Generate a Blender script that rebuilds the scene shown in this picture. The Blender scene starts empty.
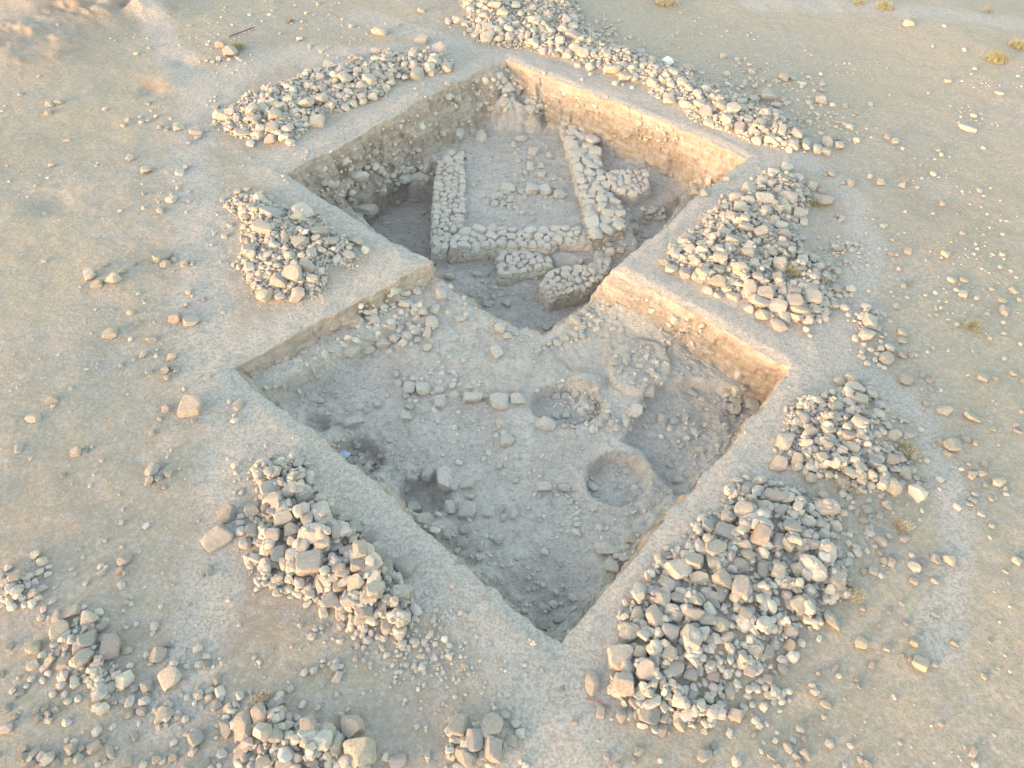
import bpy, math, random
import numpy as np
from mathutils import Matrix, Vector
sc = bpy.context.scene
COL = sc.collection
RNG = np.random.default_rng(7)
# ------------------------------------------------------------------ camera
F_PX, CAM_H, PITCH, ROLL = 726.9, 13.365, 0.844, -0.079
_c, _s = math.cos(PITCH), math.sin(PITCH)
_cr, _sr = math.cos(ROLL), math.sin(ROLL)
FW = np.array([0, _c, -_s]); UP0 = np.array([0, _s, _c]); RT0 = np.array([1.0, 0, 0])
RT = _cr * RT0 - _sr * UP0
UP = _sr * RT0 + _cr * UP0
cam_data = bpy.data.cameras.new('camera')
cam = bpy.data.objects.new('camera', cam_data); COL.objects.link(cam)
cam_data.sensor_width = 36; cam_data.lens = F_PX / 1024 * 36
cam_data.clip_start = 0.1; cam_data.clip_end = 3000
cam.matrix_world = Matrix(((RT[0], UP[0], -FW[0], 0), (RT[1], UP[1], -FW[1], 0), (RT[2], UP[2], -FW[2], CAM_H), (0, 0, 0, 1)))
sc.camera = cam
# ------------------------------------------------------------------ light
SUN_EL, SUN_AZ = 3.6, 42.0            # elevation; direction the light travels, from +x
el, az = math.radians(SUN_EL), math.radians(SUN_AZ)
world = bpy.data.worlds.new('World'); sc.world = world; world.use_nodes = True
nt = world.node_tree; nt.nodes.clear()
sky = nt.nodes.new('ShaderNodeTexSky'); sky.sky_type = 'NISHITA'; sky.sun_disc = False
sky.sun_elevation = el; sky.sun_rotation = math.radians(270 - SUN_AZ)
sky.altitude = 800; sky.air_density = 1.0; sky.dust_density = 2.2; sky.ozone_density = 0.45
bg = nt.nodes.new('ShaderNodeBackground'); bg.inputs['Strength'].default_value = 0.15
wo = nt.nodes.new('ShaderNodeOutputWorld')
nt.links.new(sky.outputs[0], bg.inputs[0]); nt.links.new(bg.outputs[0], wo.inputs[0])
sl = bpy.data.lights.new('sun', 'SUN'); sl.energy = 0.36; sl.angle = math.radians(3.0); sl.color = (1.0, 0.70, 0.60)
so = bpy.data.objects.new('sun', sl); COL.objects.link(so)
so.rotation_euler = Vector((math.cos(az) * math.cos(el), math.sin(az) * math.cos(el), -math.sin(el))).to_track_quat('-Z', 'Y').to_euler()
sc.view_settings.view_transform = 'Standard'; sc.view_settings.look = 'None'
sc.view_settings.gamma = 1; sc.view_settings.use_curve_mapping = False
sc.view_settings.exposure = 3.2
sc.cycles.max_bounces = 6; sc.cycles.diffuse_bounces = 4

# ------------------------------------------------------------------ maths helpers
def ray(px, py):
    px = np.asarray(px, float); py = np.asarray(py, float)
    X = (px - 512) / F_PX; Y = (384 - py) / F_PX
    d = FW + X[..., None] * RT + Y[..., None] * UP
    return d
def W(px, py, z=0.0):
    d = ray(px, py); t = (z - CAM_H) / d[..., 2]
    return np.stack([d[..., 0] * t, d[..., 1] * t], -1)
def WP(pts, z=0.0):
    a = np.array(pts, float); return W(a[:, 0], a[:, 1], z)
def project(p):
    p = np.asarray(p, float) - np.array([0, 0, CAM_H])
    zc = p @ FW
    return 512 + F_PX * (p @ RT) / zc, 384 - F_PX * (p @ UP) / zc, zc
def _hash(ix, iy, iz):
    h = (ix.astype(np.int64) * 374761393 + iy.astype(np.int64) * 668265263 + iz.astype(np.int64) * 2147483647) & 0xffffffff
    h = ((h ^ (h >> 13)) * 1274126177) & 0xffffffff
    h = (h ^ (h >> 16)) & 0xffffffff
    return h.astype(np.float64) / 2147483648.0 - 1.0
def noise(x, y, z=None, seed=0):
    x = np.asarray(x, float); y = np.asarray(y, float)
    fx = np.floor(x); fy = np.floor(y); ux = x - fx; uy = y - fy
    ux = ux * ux * (3 - 2 * ux); uy = uy * uy * (3 - 2 * uy)
    ix = fx.astype(np.int64); iy = fy.astype(np.int64)
    if z is None:
        iz = np.zeros_like(ix) + seed * 131
        a = _hash(ix, iy, iz); b = _hash(ix + 1, iy, iz); c = _hash(ix, iy + 1, iz); d = _hash(ix + 1, iy + 1, iz)
        return (a * (1 - ux) + b * ux) * (1 - uy) + (c * (1 - ux) + d * ux) * uy
    z = np.asarray(z, float); fz = np.floor(z); uz = z - fz; uz = uz * uz * (3 - 2 * uz); iz = fz.astype(np.int64) + seed * 131
    r = 0
    for k, wz in ((0, 1 - uz), (1, uz)):
        a = _hash(ix, iy, iz + k); b = _hash(ix + 1, iy, iz + k); c = _hash(ix, iy + 1, iz + k); d = _hash(ix + 1, iy + 1, iz + k)
        r = r + wz * ((a * (1 - ux) + b * ux) * (1 - uy) + (c * (1 - ux) + d * ux) * uy)
    return r
def fbm(x, y, f, octs=4, seed=0, gain=.5):
    r = 0; a = 1.0; t = 0
    for k in range(octs):
        c, s = math.cos(k * 1.3 + seed), math.sin(k * 1.3 + seed)
        r = r + a * noise((x * c - y * s) * f + 17.3 * k, (x * s + y * c) * f - 9.1 * k, seed=seed + k); t += a
        a *= gain; f *= 2.03
    return r / t
def sstep(a, b, x):
    t = np.clip((x - a) / (b - a), 0, 1); return t * t * (3 - 2 * t)
def sdf_poly(x, y, P):
    """signed distance, negative inside"""
    d = np.full(np.shape(x), 1e18); inside = np.zeros(np.shape(x), bool)
    n = len(P)
    for i in range(n):
        ax, ay = P[i]; bx, by = P[(i + 1) % n]
        ex, ey = bx - ax, by - ay
        wx, wy = x - ax, y - ay
        t = np.clip((wx * ex + wy * ey) / (ex * ex + ey * ey + 1e-12), 0, 1)
        d = np.minimum(d, (wx - ex * t) ** 2 + (wy - ey * t) ** 2)
        c = (ay > y) != (by > y)
        xi = ax + (y - ay) * ex / (ey if abs(ey) > 1e-12 else 1e-12)
        inside ^= c & (x < xi)
    d = np.sqrt(d)
    return np.where(inside, -d, d)
def dist_line(x, y, P):
    d = np.full(np.shape(x), 1e18)
    for i in range(len(P) - 1):
        ax, ay = P[i]; bx, by = P[i + 1]; ex, ey = bx - ax, by - ay
        wx, wy = x - ax, y - ay
        t = np.clip((wx * ex + wy * ey) / (ex * ex + ey * ey + 1e-12), 0, 1)
        d = np.minimum(d, (wx - ex * t) ** 2 + (wy - ey * t) ** 2)
    return np.sqrt(d)

# ------------------------------------------------------------------ the excavation grid: a runs up and to the side, b the other way
S1 = 10.0
_k = {'B': W(555, 645), 'R': W(793, 370), 'L': W(232, 365), 'T': W(513, 205)}
a_dir = (_k['R'] - _k['B'] + _k['T'] - _k['L']) / 2; b_dir = (_k['L'] - _k['B'] + _k['T'] - _k['R']) / 2
a_dir /= np.linalg.norm(a_dir); b_dir /= np.linalg.norm(b_dir)
def ab0(p):   # plain affine coordinates
    M = np.array([a_dir, b_dir]).T
    return np.linalg.solve(M, (np.asarray(p) - _k['B']).T).T
I1 = W(430, 262); I2 = W(612, 268); UR = W(747, 157); UL = W(285, 172); UT = W(505, 57); UB = W(543, 341, -1.15)
r_ = ab0([I1, I2, UR, UL, UT, UB])
A0 = B0 = 0.0
A2 = float((ab0([_k['R']])[0][0] + r_[1][0]) / 2); B2 = float((ab0([_k['L']])[0][1] + r_[0][1]) / 2)
A1 = float((r_[0][0] + r_[3][0] * .6 + r_[5][0]) / 2.6); B1 = float((r_[1][1] + r_[2][1] * .6 + r_[5][1]) / 2.6)
A3 = float((r_[2][0] + r_[4][0]) / 2); B3 = float((r_[3][1] + r_[4][1]) / 2)
KN = [((A0, B0), _k['B']), ((A2, B0), _k['R']), ((A0, B2), _k['L']), ((A1, B2), I1), ((A2, B1), I2), ((A3, B1), UR), ((A1, B3), UL), ((A3, B3), UT), ((A1, B1), UB)]
KC = np.array([k[0] for k in KN]); KO = np.array([k[1] - (_k['B'] + k[0][0] * a_dir + k[0][1] * b_dir) for k in KN])
print('LATTICE', A0, A1, A2, A3, '|', B0, B1, B2, B3, 'max offset', np.abs(KO).max())
# radial basis fit of the residuals, fading far away
_R = 4.0
def _phi(d): return np.exp(-(d / _R) ** 2)
_Kc = np.linalg.solve(_phi(np.linalg.norm(KC[:, None] - KC[None], axis=2)) + 1e-6 * np.eye(len(KC)), KO)
def warp(a, b):
    x = _k['B'][0] + a * a_dir[0] + b * b_dir[0]; y = _k['B'][1] + a * a_dir[1] + b * b_dir[1]
    for i in range(len(KC)):
        w = np.exp(-((a - KC[i, 0]) ** 2 + (b - KC[i, 1]) ** 2) / _R ** 2)
        x = x + w * _Kc[i, 0]; y = y + w * _Kc[i, 1]
    return x, y
_Mi = np.linalg.inv(np.array([a_dir, b_dir]).T)
def unwarp(x, y):
    a = _Mi[0, 0] * (x - _k['B'][0]) + _Mi[0, 1] * (y - _k['B'][1]); b = _Mi[1, 0] * (x - _k['B'][0]) + _Mi[1, 1] * (y - _k['B'][1])
    a0, b0 = a, b
    for _ in range(4):
        xx, yy = warp(a, b); ex, ey = x - xx, y - yy
        a = a + _Mi[0, 0] * ex + _Mi[0, 1] * ey; b = b + _Mi[1, 0] * ex + _Mi[1, 1] * ey
    return a, b

# ------------------------------------------------------------------ heaps (outlines found on the ground, at ground level)
HEAPS = {
 'ridge':   ([(212,118),(245,92),(300,72),(350,62),(400,50),(448,42),(455,62),(440,78),(405,78),(378,100),(330,118),(290,148),(250,140),(225,130)], .18, .085),
 'wedge':   ([(228,195),(262,190),(290,205),(330,222),(372,245),(365,262),(340,272),(325,298),(262,300),(240,275),(232,245)], .18, .075),
 'fan':     ([(765,170),(800,172),(815,200),(800,240),(830,270),(845,295),(812,325),(775,325),(735,305),(700,290),(662,262),(668,245),(700,215),(735,190)], .20, .095),
 'mound':   ([(840,375),(872,380),(892,402),(912,415),(910,478),(885,492),(850,492),(815,480),(790,478),(765,455),(785,430),(800,405)], .18, .10),
 'spill':   ([(745,468),(800,480),(842,510),(835,560),(845,590),(800,650),(775,705),(705,725),(640,718),(605,672),(615,620),(660,560),(700,510)], .15, .12),
 'dump':    ([(255,465),(290,458),(325,480),(355,520),(410,570),(425,605),(405,640),(350,635),(300,592),(262,582),(235,540),(250,500)], .19, .115),
 'scatter': ([(48,608),(95,600),(118,640),(112,690),(60,690),(28,665)], .18, .10),
 'pocket':  ([(-12,565),(40,560),(50,590),(30,612),(-12,612)], .16, .10),
 'fringe':  ([(225,705),(280,690),(330,722),(390,735),(385,790),(240,790)], .2, .13),
 'clump':   ([(447,722),(480,712),(525,728),(520,758),(470,780),(445,760)], .18, .13),
 'bank':    ([(455,-25),(560,-25),(600,35),(700,75),(780,110),(818,142),(790,152),(740,140),(700,122),(640,85),(575,62),(520,46),(480,42),(462,20)], .22, .085),
 'row':     ([(853,312),(878,305),(892,355),(878,370),(858,360)], .10, .09),
}
HP = {k: (WP(v[0], .1), v[1], v[2]) for k, v in HEAPS.items()}
BBX = {k: (v[0][:, 0].min() - 1, v[0][:, 0].max() + 1, v[0][:, 1].min() - 1, v[0][:, 1].max() + 1) for k, v in HP.items()}

def bump(x, y, px, py, r, z=0.0):
    c = W(px, py, z); return np.exp(-((x - c[0]) ** 2 + (y - c[1]) ** 2) / r ** 2)
def local(x, y, box, fn):
    """evaluate fn only inside box; elsewhere 0"""
    out = np.zeros(np.shape(x)); m = (x > box[0]) & (x < box[1]) & (y > box[2]) & (y < box[3])
    if m.any(): out[m] = fn(x[m], y[m])
    return out

def G(x, y):
    far = np.hypot(x, y - 15)
    z = .10 * fbm(x, y, .16, 2, 3) + .045 * fbm(x, y, .55, 3, 5) + .022 * fbm(x, y, 1.7, 3, 8)
    z = z * sstep(600, 40, far) + .35 * fbm(x, y, .05, 2, 21) * sstep(14, 30, far)
    for k, (P, h, s) in HP.items():
        def f(u, v, P=P, h=h):
            d = -sdf_poly(u, v, P)
            return h * sstep(-.15, 1.3, d) * (1 + .25 * fbm(u, v, .9, 2, 11))
        z = z + local(x, y, BBX[k], f)
    # old spoil in the far corner, a hollow beside it
    z = z + .6 * bump(x, y, 105, 4, 1.9) * (1 + 1.3 * fbm(x, y, 1.1, 3, 35)) + .35 * bump(x, y, 35, 42, 1.8) * np.maximum(0, fbm(x, y, 1.3, 3, 36)) + .5 * bump(x, y, 60, -10, 2.6) + .28 * bump(x, y, 165, 12, 1.0) + .3 * bump(x, y, 20, 40, 2.2) - .13 * bump(x, y, 150, 88, .40) + .12 * bump(x, y, 165, 78, .7)
    z = z - .18 * bump(x, y, 50, 205, .5) - .15 * bump(x, y, 183, 60, .5)
    return z

def poly_f(x, y, pts, z, soft):
    P = WP(pts, z); box = (P[:, 0].min() - 1, P[:, 0].max() + 1, P[:, 1].min() - 1, P[:, 1].max() + 1)
    return local(x, y, box, lambda u, v: sstep(soft / 2, -soft / 2, sdf_poly(u, v, P) + .05 * noise(u * 2.5, v * 2.5, seed=4) + .02 * noise(u * 8, v * 8, seed=5)))
def ell(x, y, px, py, rx, ry, z):
    c = W(px, py, z); a = W(px + rx, py, z) - c; b = W(px, py + ry, z) - c
    M = np.linalg.inv(np.array([a, b]).T)
    u = M[0, 0] * (x - c[0]) + M[0, 1] * (y - c[1]); v = M[1, 0] * (x - c[0]) + M[1, 1] * (y - c[1])
    return np.hypot(u, v)

def F_low(x, y, a, b):
    z = -1.12 + .05 * fbm(x, y, .8, 3, 31) + .045 * fbm(x, y, 3., 3, 32)
    rough = .35 + .65 * sstep(-.1, .5, noise(x * .5, y * .5, seed=38)) + 1.0 * sstep(2.2, .3, a - A0) * sstep(8.5, 6.5, b) + .9 * sstep(2.6, .8, A2 - a)
    z = z + rough * (.035 * fbm(x, y, 4.5, 3, 36, .7) + .022 * noise(x * 9, y * 9, seed=37))
    z = z - .35 * bump(x, y, 552, 615, 1.1, -1.2)
    z = z + .42 * bump(x, y, 425, 290, 1.3, -.8) + .18 * bump(x, y, 395, 330, .9, -.9)
    z = z + .30 * bump(x, y, 625, 300, 1.3, -.9) + .15 * bump(x, y, 590, 320, 1.0, -1.)
    # spoil talus under the walls
    z = z + .30 * sstep(1.3, .2, A2 - a) * sstep(2.2, 4.5, b)
    z = z + .16 * sstep(1.0, .1, a - A0) * (1 + .8 * noise(b * .8, a * .8, seed=9)) + .14 * sstep(.8, .1, b - B0)
    # lower area at the side corner
    m = poly_f(x, y, [(624,447),(634,425),(646,395),(690,385),(745,398),(790,400),(730,470),(690,520),(668,492),(654,474),(641,455)], -1.4, .22)
    z = z - m * (.30 + .07 * fbm(x, y, 1.6, 3, 33))
    m = poly_f(x, y, [(735,395),(760,392),(775,400),(740,440),(722,425)], -1.5, .5); z = z - .15 * m
    # plaster platform piece, round features
    r = ell(x, y, 617, 481, 32, 27, -1.2); z = z - .26 * sstep(1.02, .88, r) + .045 * sstep(1.5, 1.15, r) * sstep(.9, 1.05, r)
    r = ell(x, y, 567, 405, 37, 21, -1.2); z = z - .28 * sstep(1.03, .92, r)
    r = ell(x, y, 640, 368, 31, 27, -1.1); z = z + .13 * sstep(1.04, .94, r) - .05 * sstep(.8, .3, r)
    r = ell(x, y, 588, 379, 17, 9, -1.0); z = z + .20 * sstep(1.3, .5, r)
    r = ell(x, y, 563, 499, 14, 11, -1.1); z = z - .07 * sstep(1.05, .9, r)
    r = ell(x, y, 358, 462, 26, 20, -1.3); z = z - .34 * sstep(1.15, .75, r)
    r = ell(x, y, 424, 496, 26, 22, -1.3); z = z - .42 * sstep(1.15, .72, r)
    r = ell(x, y, 440, 560, 40, 26, -1.3); z = z - .16 * sstep(1.2, .5, r)
    r = ell(x, y, 316, 428, 14, 10, -1.3); z = z - .25 * sstep(1.2, .6, r)
    m = poly_f(x, y, [(545,345),(574,373),(600,370),(612,300)], -1.1, .08); z = z - .05 * m
    m = poly_f(x, y, [(398,348),(401,380),(470,388),(520,392),(545,345),(450,300)], -1.1, .1); z = z + .05 * m
    m = poly_f(x, y, [(600,540),(640,525),(650,555),(610,585),(590,570)], -1.3, .4); z = z + .10 * m
    return z
def F_up(x, y, a, b):
    z = -1.78 + .05 * fbm(x, y, .8, 3, 41) + .04 * fbm(x, y, 3., 3, 42) + .022 * fbm(x, y, 9., 2, 47)
    m = poly_f(x, y, [(462,124),(560,124),(590,232),(460,228)], -1.7, .15); z = z + .05 * m
    m = poly_f(x, y, [(425,252),(540,250),(556,268),(640,255),(640,300),(545,420),(425,300)], -2.0, .3); z = z - .22 * m
    m = poly_f(x, y, [(455,300),(600,290),(560,380),(500,350)], -2.2, .6); z = z - .22 * m
    m = poly_f(x, y, [(596,125),(760,160),(720,215),(640,232),(630,215),(612,190)], -1.8, .5); z = z - .08 * m
    m = poly_f(x, y, [(345,150),(440,120),(440,190),(340,190)], -1.6, .7); z = z + .12 * m
    m = poly_f(x, y, [(386,187),(439,186),(439,275),(424,300),(340,215),(352,208),(374,200)], -2.8, .12); z = z * (1 - m) - 3.0 * m
    m = poly_f(x, y, [(386,166),(438,164),(438,181),(388,184)], -2.2, .07); z = np.where(m > 0, np.maximum(z, z * (1 - m) - 2.15 * m), z)
    m = poly_f(x, y, [(630,228),(654,216),(680,205),(660,235),(640,262)], -2.2, .25); z = z - .45 * m
    # standing lump of unexcavated rubble in the far corner
    z = z + 1.05 * poly_f(x, y, [(486,75),(520,80),(548,100),(540,116),(500,114),(482,104)], -1.2, .9) * (1 + .9 * fbm(x, y, 1.6, 4, 48)) - .3 * poly_f(x, y, [(518,92),(552,98),(545,120),(525,120)], -1.2, .4)
    z = z + .25 * sstep(.9, .1, A3 - a) + .15 * sstep(1.0, .1, b - B1) * sstep(A2, A2 + 1, a)
    return z
def edge_t(d, w, x, y, seed):
    wob = .09 * noise(x * .9, y * .9, seed=seed) + .075 * noise(x * 3.1, y * 3.1, seed=seed + 1) + .03 * noise(x * 9, y * 9, seed=seed + 2)
    return (d + wob * sstep(-.4, .2, d)) / w
def prof(t):
    t = np.clip(t, 0, 1)
    return np.where(t < .12, t * t / .12 * .9, np.where(t < .85, .108 + (t - .12) * 1.13, .108 + .73 * 1.13 + (1 - .108 - .73 * 1.13) * (1 - (1 - (t - .85) / .15) ** 2)))
def H(x, y, ab=None, parts=False):
    x = np.asarray(x, float); y = np.asarray(y, float)
    a, b = unwarp(x, y) if ab is None else ab
    g = G(x, y)
    near = (a > -1) & (a < A3 + 1) & (b > -1) & (b < B3 + 1)
    z = g.copy(); tl = np.zeros(x.shape); tu = np.zeros(x.shape)
    if near.any():
        X, Y, aa, bb, gg = x[near], y[near], a[near], b[near], g[near]
        # the shelf under the far-side wall of the lower square
        w = .30
        wide_a2 = .34 + .45 * sstep(3.0, 6.0, bb)
        tls = [edge_t(aa - A0, .18, X, Y, 51), edge_t(A2 - aa, wide_a2, X, Y, 53), edge_t(bb - B0, .20, X, Y, 55), edge_t(B2 - bb, .22, X, Y, 57)]
        t1 = np.minimum(np.minimum(tls[0], tls[1]), np.minimum(tls[2], tls[3]))
        fl = F_low(X, Y, aa, bb)
        oo = np.maximum(np.maximum(A0 - aa, aa - A2), np.maximum(B0 - bb, bb - B2)); ou = np.maximum(np.maximum(A1 - aa, aa - A3), np.maximum(B1 - bb, bb - B3))
        lip = np.minimum(oo, ou); gg = gg - .07 * sstep(.32, -.02, lip + .06 * noise(X * 2.5, Y * 2.5, seed=88)); g[near] = gg
        dsh = B2 - bb + .06 * noise(aa * 1.3, bb * 1.3, seed=77)
        sh = -.50 - .10 * sstep(0, 4, aa) + .03 * fbm(X, Y, 2.5, 2, 61)
        k = sstep(.98, .66, dsh)
        fl = np.where(aa < A1 + .2, np.maximum(fl, fl * (1 - k) + sh * k), fl)
        p1 = prof(t1)
        zl = gg * (1 - p1) + fl * p1
        nw = 1.15 - .3 * sstep(0, 3, A3 - aa)
        tus = [edge_t(aa - A1, .20, X, Y, 63), edge_t(A3 - aa, .48, X, Y, 65), edge_t(bb - B1, .24, X, Y, 67), edge_t(B3 - bb, nw, X, Y, 69)]
        t2 = np.minimum(np.minimum(tus[0], tus[1]), np.minimum(tus[2], tus[3]))
        fu = F_up(X, Y, aa, bb); p2 = prof(t2)
        zu = gg * (1 - p2) + fu * p2
        z[near] = np.minimum(zl, zu); tl[near] = t1; tu[near] = t2
    if parts: return z, g, tl, tu
    return z
# ------------------------------------------------------------------ materials
class NT:
    def __init__(s, name):
        s.m = bpy.data.materials.new(name); s.m.use_nodes = True; s.t = s.m.node_tree; s.t.nodes.clear()
        s.out = s.n('ShaderNodeOutputMaterial'); s.b = s.n('ShaderNodeBsdfPrincipled')
        s.t.links.new(s.b.outputs[0], s.out.inputs[0]); s.b.inputs['Roughness'].default_value = .95
        s.b.inputs['Specular IOR Level'].default_value = .15
        s.co = s.n('ShaderNodeTexCoord').outputs['Object']
    def n(s, ty, **k):
        o = s.t.nodes.new(ty)
        for a, v in k.items(): setattr(o, a, v)
        return o
    def put(s, sock, v):
        if isinstance(v, bpy.types.NodeSocket): s.t.links.new(v, sock)
        else: sock.default_value = v
    def noise(s, scale, detail=4, rough=.55, co=None, dist=0):
        o = s.n('ShaderNodeTexNoise'); o.inputs['Scale'].default_value = scale; o.inputs['Detail'].default_value = detail
        o.inputs['Roughness'].default_value = rough; o.inputs['Distortion'].default_value = dist
        s.t.links.new(co or s.co, o.inputs['Vector']); return o.outputs[0]
    def ramp(s, v, a, b, lo=0.0, hi=1.0):
        o = s.n('ShaderNodeMapRange'); o.interpolation_type = 'SMOOTHSTEP'
        s.put(o.inputs[0], v); o.inputs[1].default_value = a; o.inputs[2].default_value = b
        o.inputs[3].default_value = lo; o.inputs[4].default_value = hi; return o.outputs[0]
    def mix(s, f, a, b, mode='MIX'):
        o = s.n('ShaderNodeMix', data_type='RGBA', blend_type=mode)
        s.put(o.inputs[0], f); s.put(o.inputs[6], a); s.put(o.inputs[7], b); return o.outputs[2]
    def math(s, op, a, b=0.0):
        o = s.n('ShaderNodeMath', operation=op); s.put(o.inputs[0], a); s.put(o.inputs[1], b); return o.outputs[0]
    def voro(s, scale, feat='F1', rnd=1.0):
        o = s.n('ShaderNodeTexVoronoi', feature=feat); o.inputs['Scale'].default_value = scale; o.inputs['Randomness'].default_value = rnd
        s.t.links.new(s.co, o.inputs['Vector']); return o
    def bump(s, hgt, dist, strength=1.0, prev=None):
        o = s.n('ShaderNodeBump'); o.inputs['Strength'].default_value = strength; o.inputs['Distance'].default_value = dist
        s.put(o.inputs['Height'], hgt)
        if prev is not None: s.t.links.new(prev, o.inputs['Normal'])
        return o.outputs[0]
    def done(s, col, nor=None):
        s.put(s.b.inputs['Base Color'], col)
        if nor is not None: s.t.links.new(nor, s.b.inputs['Normal'])
        return s.m
def C4(r, g, b): return (r, g, b, 1.0)

def ground_material():
    t = NT('dry_earth')
    at = t.n('ShaderNodeAttribute', attribute_name='cover'); sp = t.n('ShaderNodeSeparateColor'); t.t.links.new(at.outputs['Color'], sp.inputs[0])
    path, grass, spoil, pit = sp.outputs[0], sp.outputs[1], sp.outputs[2], at.outputs['Alpha']
    n1 = t.noise(.55, 6, .6); n2 = t.noise(3.1, 6, .65); n3 = t.noise(17, 5, .7); n4 = t.noise(60, 3, .7); n5 = t.noise(8.5, 6, .8)
    soil = t.mix(t.ramp(n1, .35, .65), C4(.425, .362, .328), C4(.43, .392, .378))
    soil = t.mix(t.ramp(n2, .40, .68), soil, C4(.375, .325, .265))
    gr = t.mix(t.ramp(n3, .35, .65), C4(.48, .405, .30), C4(.395, .345, .27))
    gf = t.math('MULTIPLY', grass, t.ramp(n2, .34, .62, .25, 1.0))
    gf = t.math('MULTIPLY', gf, t.ramp(n3, .30, .60, .45, 1.0))
    soil = t.mix(gf, soil, gr)
    sf = t.math('MULTIPLY', spoil, t.ramp(n2, .30, .6, .3, 1.0))
    soil = t.mix(sf, soil, C4(.32, .235, .185))  # spoil brown, also used as painted shade in the small hollow
    pf = t.math('MULTIPLY', path, t.ramp(n2, .25, .6, .6, 1.0))
    soil = t.mix(pf, soil, t.mix(n2, C4(.46, .42, .40), C4(.492, .455, .435)))
    pt = t.mix(t.ramp(n2, .35, .65), C4(.40, .37, .335), C4(.455, .43, .395))
    soil = t.mix(pit, soil, pt)
    # grit: tiny pale chips lying in the earth
    v = t.voro(16); chips = t.math('MULTIPLY', t.ramp(v.outputs['Distance'], .16, .10), t.ramp(t.noise(2.2, 3), .48, .62))
    chips = t.math('MULTIPLY', chips, t.math('SUBTRACT', 1.0, t.math('MULTIPLY', path, .7)))
    soil = t.mix(chips, soil, C4(.52, .48, .42))
    soil = t.mix(t.ramp(n3, .36, .55, .55, 0.0), soil, C4(.29, .25, .20))
    soil = t.mix(t.ramp(n4, .36, .60, .35, 0.0), soil, C4(.26, .225, .18))
    soil = t.mix(t.ramp(n3, .62, .80, 0, .35), soil, C4(.52, .48, .42))
    soil = t.mix(t.ramp(n5, .42, .52, .6, 0), soil, C4(.31, .265, .215)); soil = t.mix(t.ramp(n5, .53, .66, 0, .42), soil, C4(.58, .525, .45))
    nb = t.bump(n2, .07, .7); nb = t.bump(n5, .014, 1, nb); nb = t.bump(n3, .010, 1, nb); nb = t.bump(chips, .01, .9, nb)
    return t.done(soil, nb)
def section_material():
    t = NT('cut_earth')
    n1 = t.noise(1.1, 5, .6); n2 = t.noise(5, 6, .7); n3 = t.noise(26, 5, .7)
    mp = t.n('ShaderNodeMapping'); mp.inputs['Scale'].default_value = (.35, .35, 5.0); t.t.links.new(t.co, mp.inputs[0])
    st = t.noise(1.6, 4, .6, co=mp.outputs[0], dist=.6)
    c = t.mix(t.ramp(st, .38, .62), C4(.40, .318, .27), C4(.50, .425, .375))
    c = t.mix(t.ramp(n2, .46, .62, 0, .75), c, C4(.33, .26, .20))
    v = t.voro(9); ch = t.math('MULTIPLY', t.ramp(v.outputs['Distance'], .2, .13), t.ramp(n1, .45, .6))
    c = t.mix(ch, c, C4(.52, .475, .41)); c = t.mix(t.ramp(n3, .3, .6, .4, 0), c, C4(.28, .23, .18))
    nb = t.bump(n1, .2, .8); nb = t.bump(n2, .09, 1, nb); nb = t.bump(n3, .015, 1, nb); nb = t.bump(ch, .02, 1, nb)
    return t.done(c, nb)
def floor_material():
    t = NT('scraped_earth')
    n1 = t.noise(.9, 6, .6); n2 = t.noise(4.5, 6, .68); n3 = t.noise(22, 5, .72); n4 = t.noise(75, 2, .6); n5 = t.noise(10, 6, .85)
    c = t.mix(t.ramp(n1, .38, .62), C4(.46, .405, .37), C4(.535, .478, .44))
    c = t.mix(t.ramp(n2, .34, .54, .65, 0), c, C4(.345, .30, .25))
    c = t.mix(t.ramp(n3, .28, .5, .55, 0), c, C4(.28, .25, .215))
    c = t.mix(t.ramp(n3, .60, .75, 0, .5), c, C4(.56, .53, .48))
    v = t.voro(13); ch = t.math('MULTIPLY', t.ramp(v.outputs['Distance'], .17, .1), t.ramp(n1, .42, .6))
    c = t.mix(ch, c, C4(.55, .52, .47))
    c = t.mix(t.ramp(n5, .40, .52, .6, 0), c, C4(.32, .28, .235)); c = t.mix(t.ramp(n5, .53, .68, 0, .6), c, C4(.60, .55, .49))
    nb = t.bump(n2, .07, .8); nb = t.bump(n5, .02, 1, nb); nb = t.bump(n3, .010, 1, nb); nb = t.bump(ch, .012, 1, nb)
    return t.done(c, nb)
def stone_material(name, attr):
    t = NT(name)
    if attr: base = t.n('ShaderNodeAttribute', attribute_name='tone').outputs['Color']
    else: base = t.n('ShaderNodeObjectInfo').outputs['Color']
    n1 = t.noise(4.2, 6, .65); n2 = t.noise(16, 6, .7); n3 = t.noise(70, 3, .7)
    c = t.mix(1.0, base, t.mix(t.ramp(n1, .3, .7), C4(.80, .79, .80), C4(1.12, 1.09, 1.04)), 'MULTIPLY')
    c = t.mix(t.ramp(n2, .52, .72, 0, .45), c, C4(.54, .52, .49))
    c = t.mix(t.ramp(n2, .46, .28, 0, .45), c, C4(.27, .235, .20))
    c = t.mix(t.ramp(n3, .40, .25, 0, .4), c, C4(.20, .18, .16))
    nb = t.bump(n1, .05, .6); nb = t.bump(n2, .025, .9, nb); nb = t.bump(n3, .007, 1, nb)
    return t.done(c, nb)
def plain_material(name, col, rough=.6, spec=.3, nscale=30, namp=.2):
    t = NT(name); n = t.noise(nscale, 4)
    t.b.inputs['Roughness'].default_value = rough; t.b.inputs['Specular IOR Level'].default_value = spec
    c = t.mix(t.math('MULTIPLY', n, namp), C4(*col), C4(*[q * .45 for q in col]))
    return t.done(c, t.bump(n, .01, .5))
M_GROUND, M_CUT, M_FLOOR = ground_material(), section_material(), floor_material()
M_STONE, M_STONE_A = stone_material('weathered_stone', False), stone_material('weathered_rubble', True)

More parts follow.
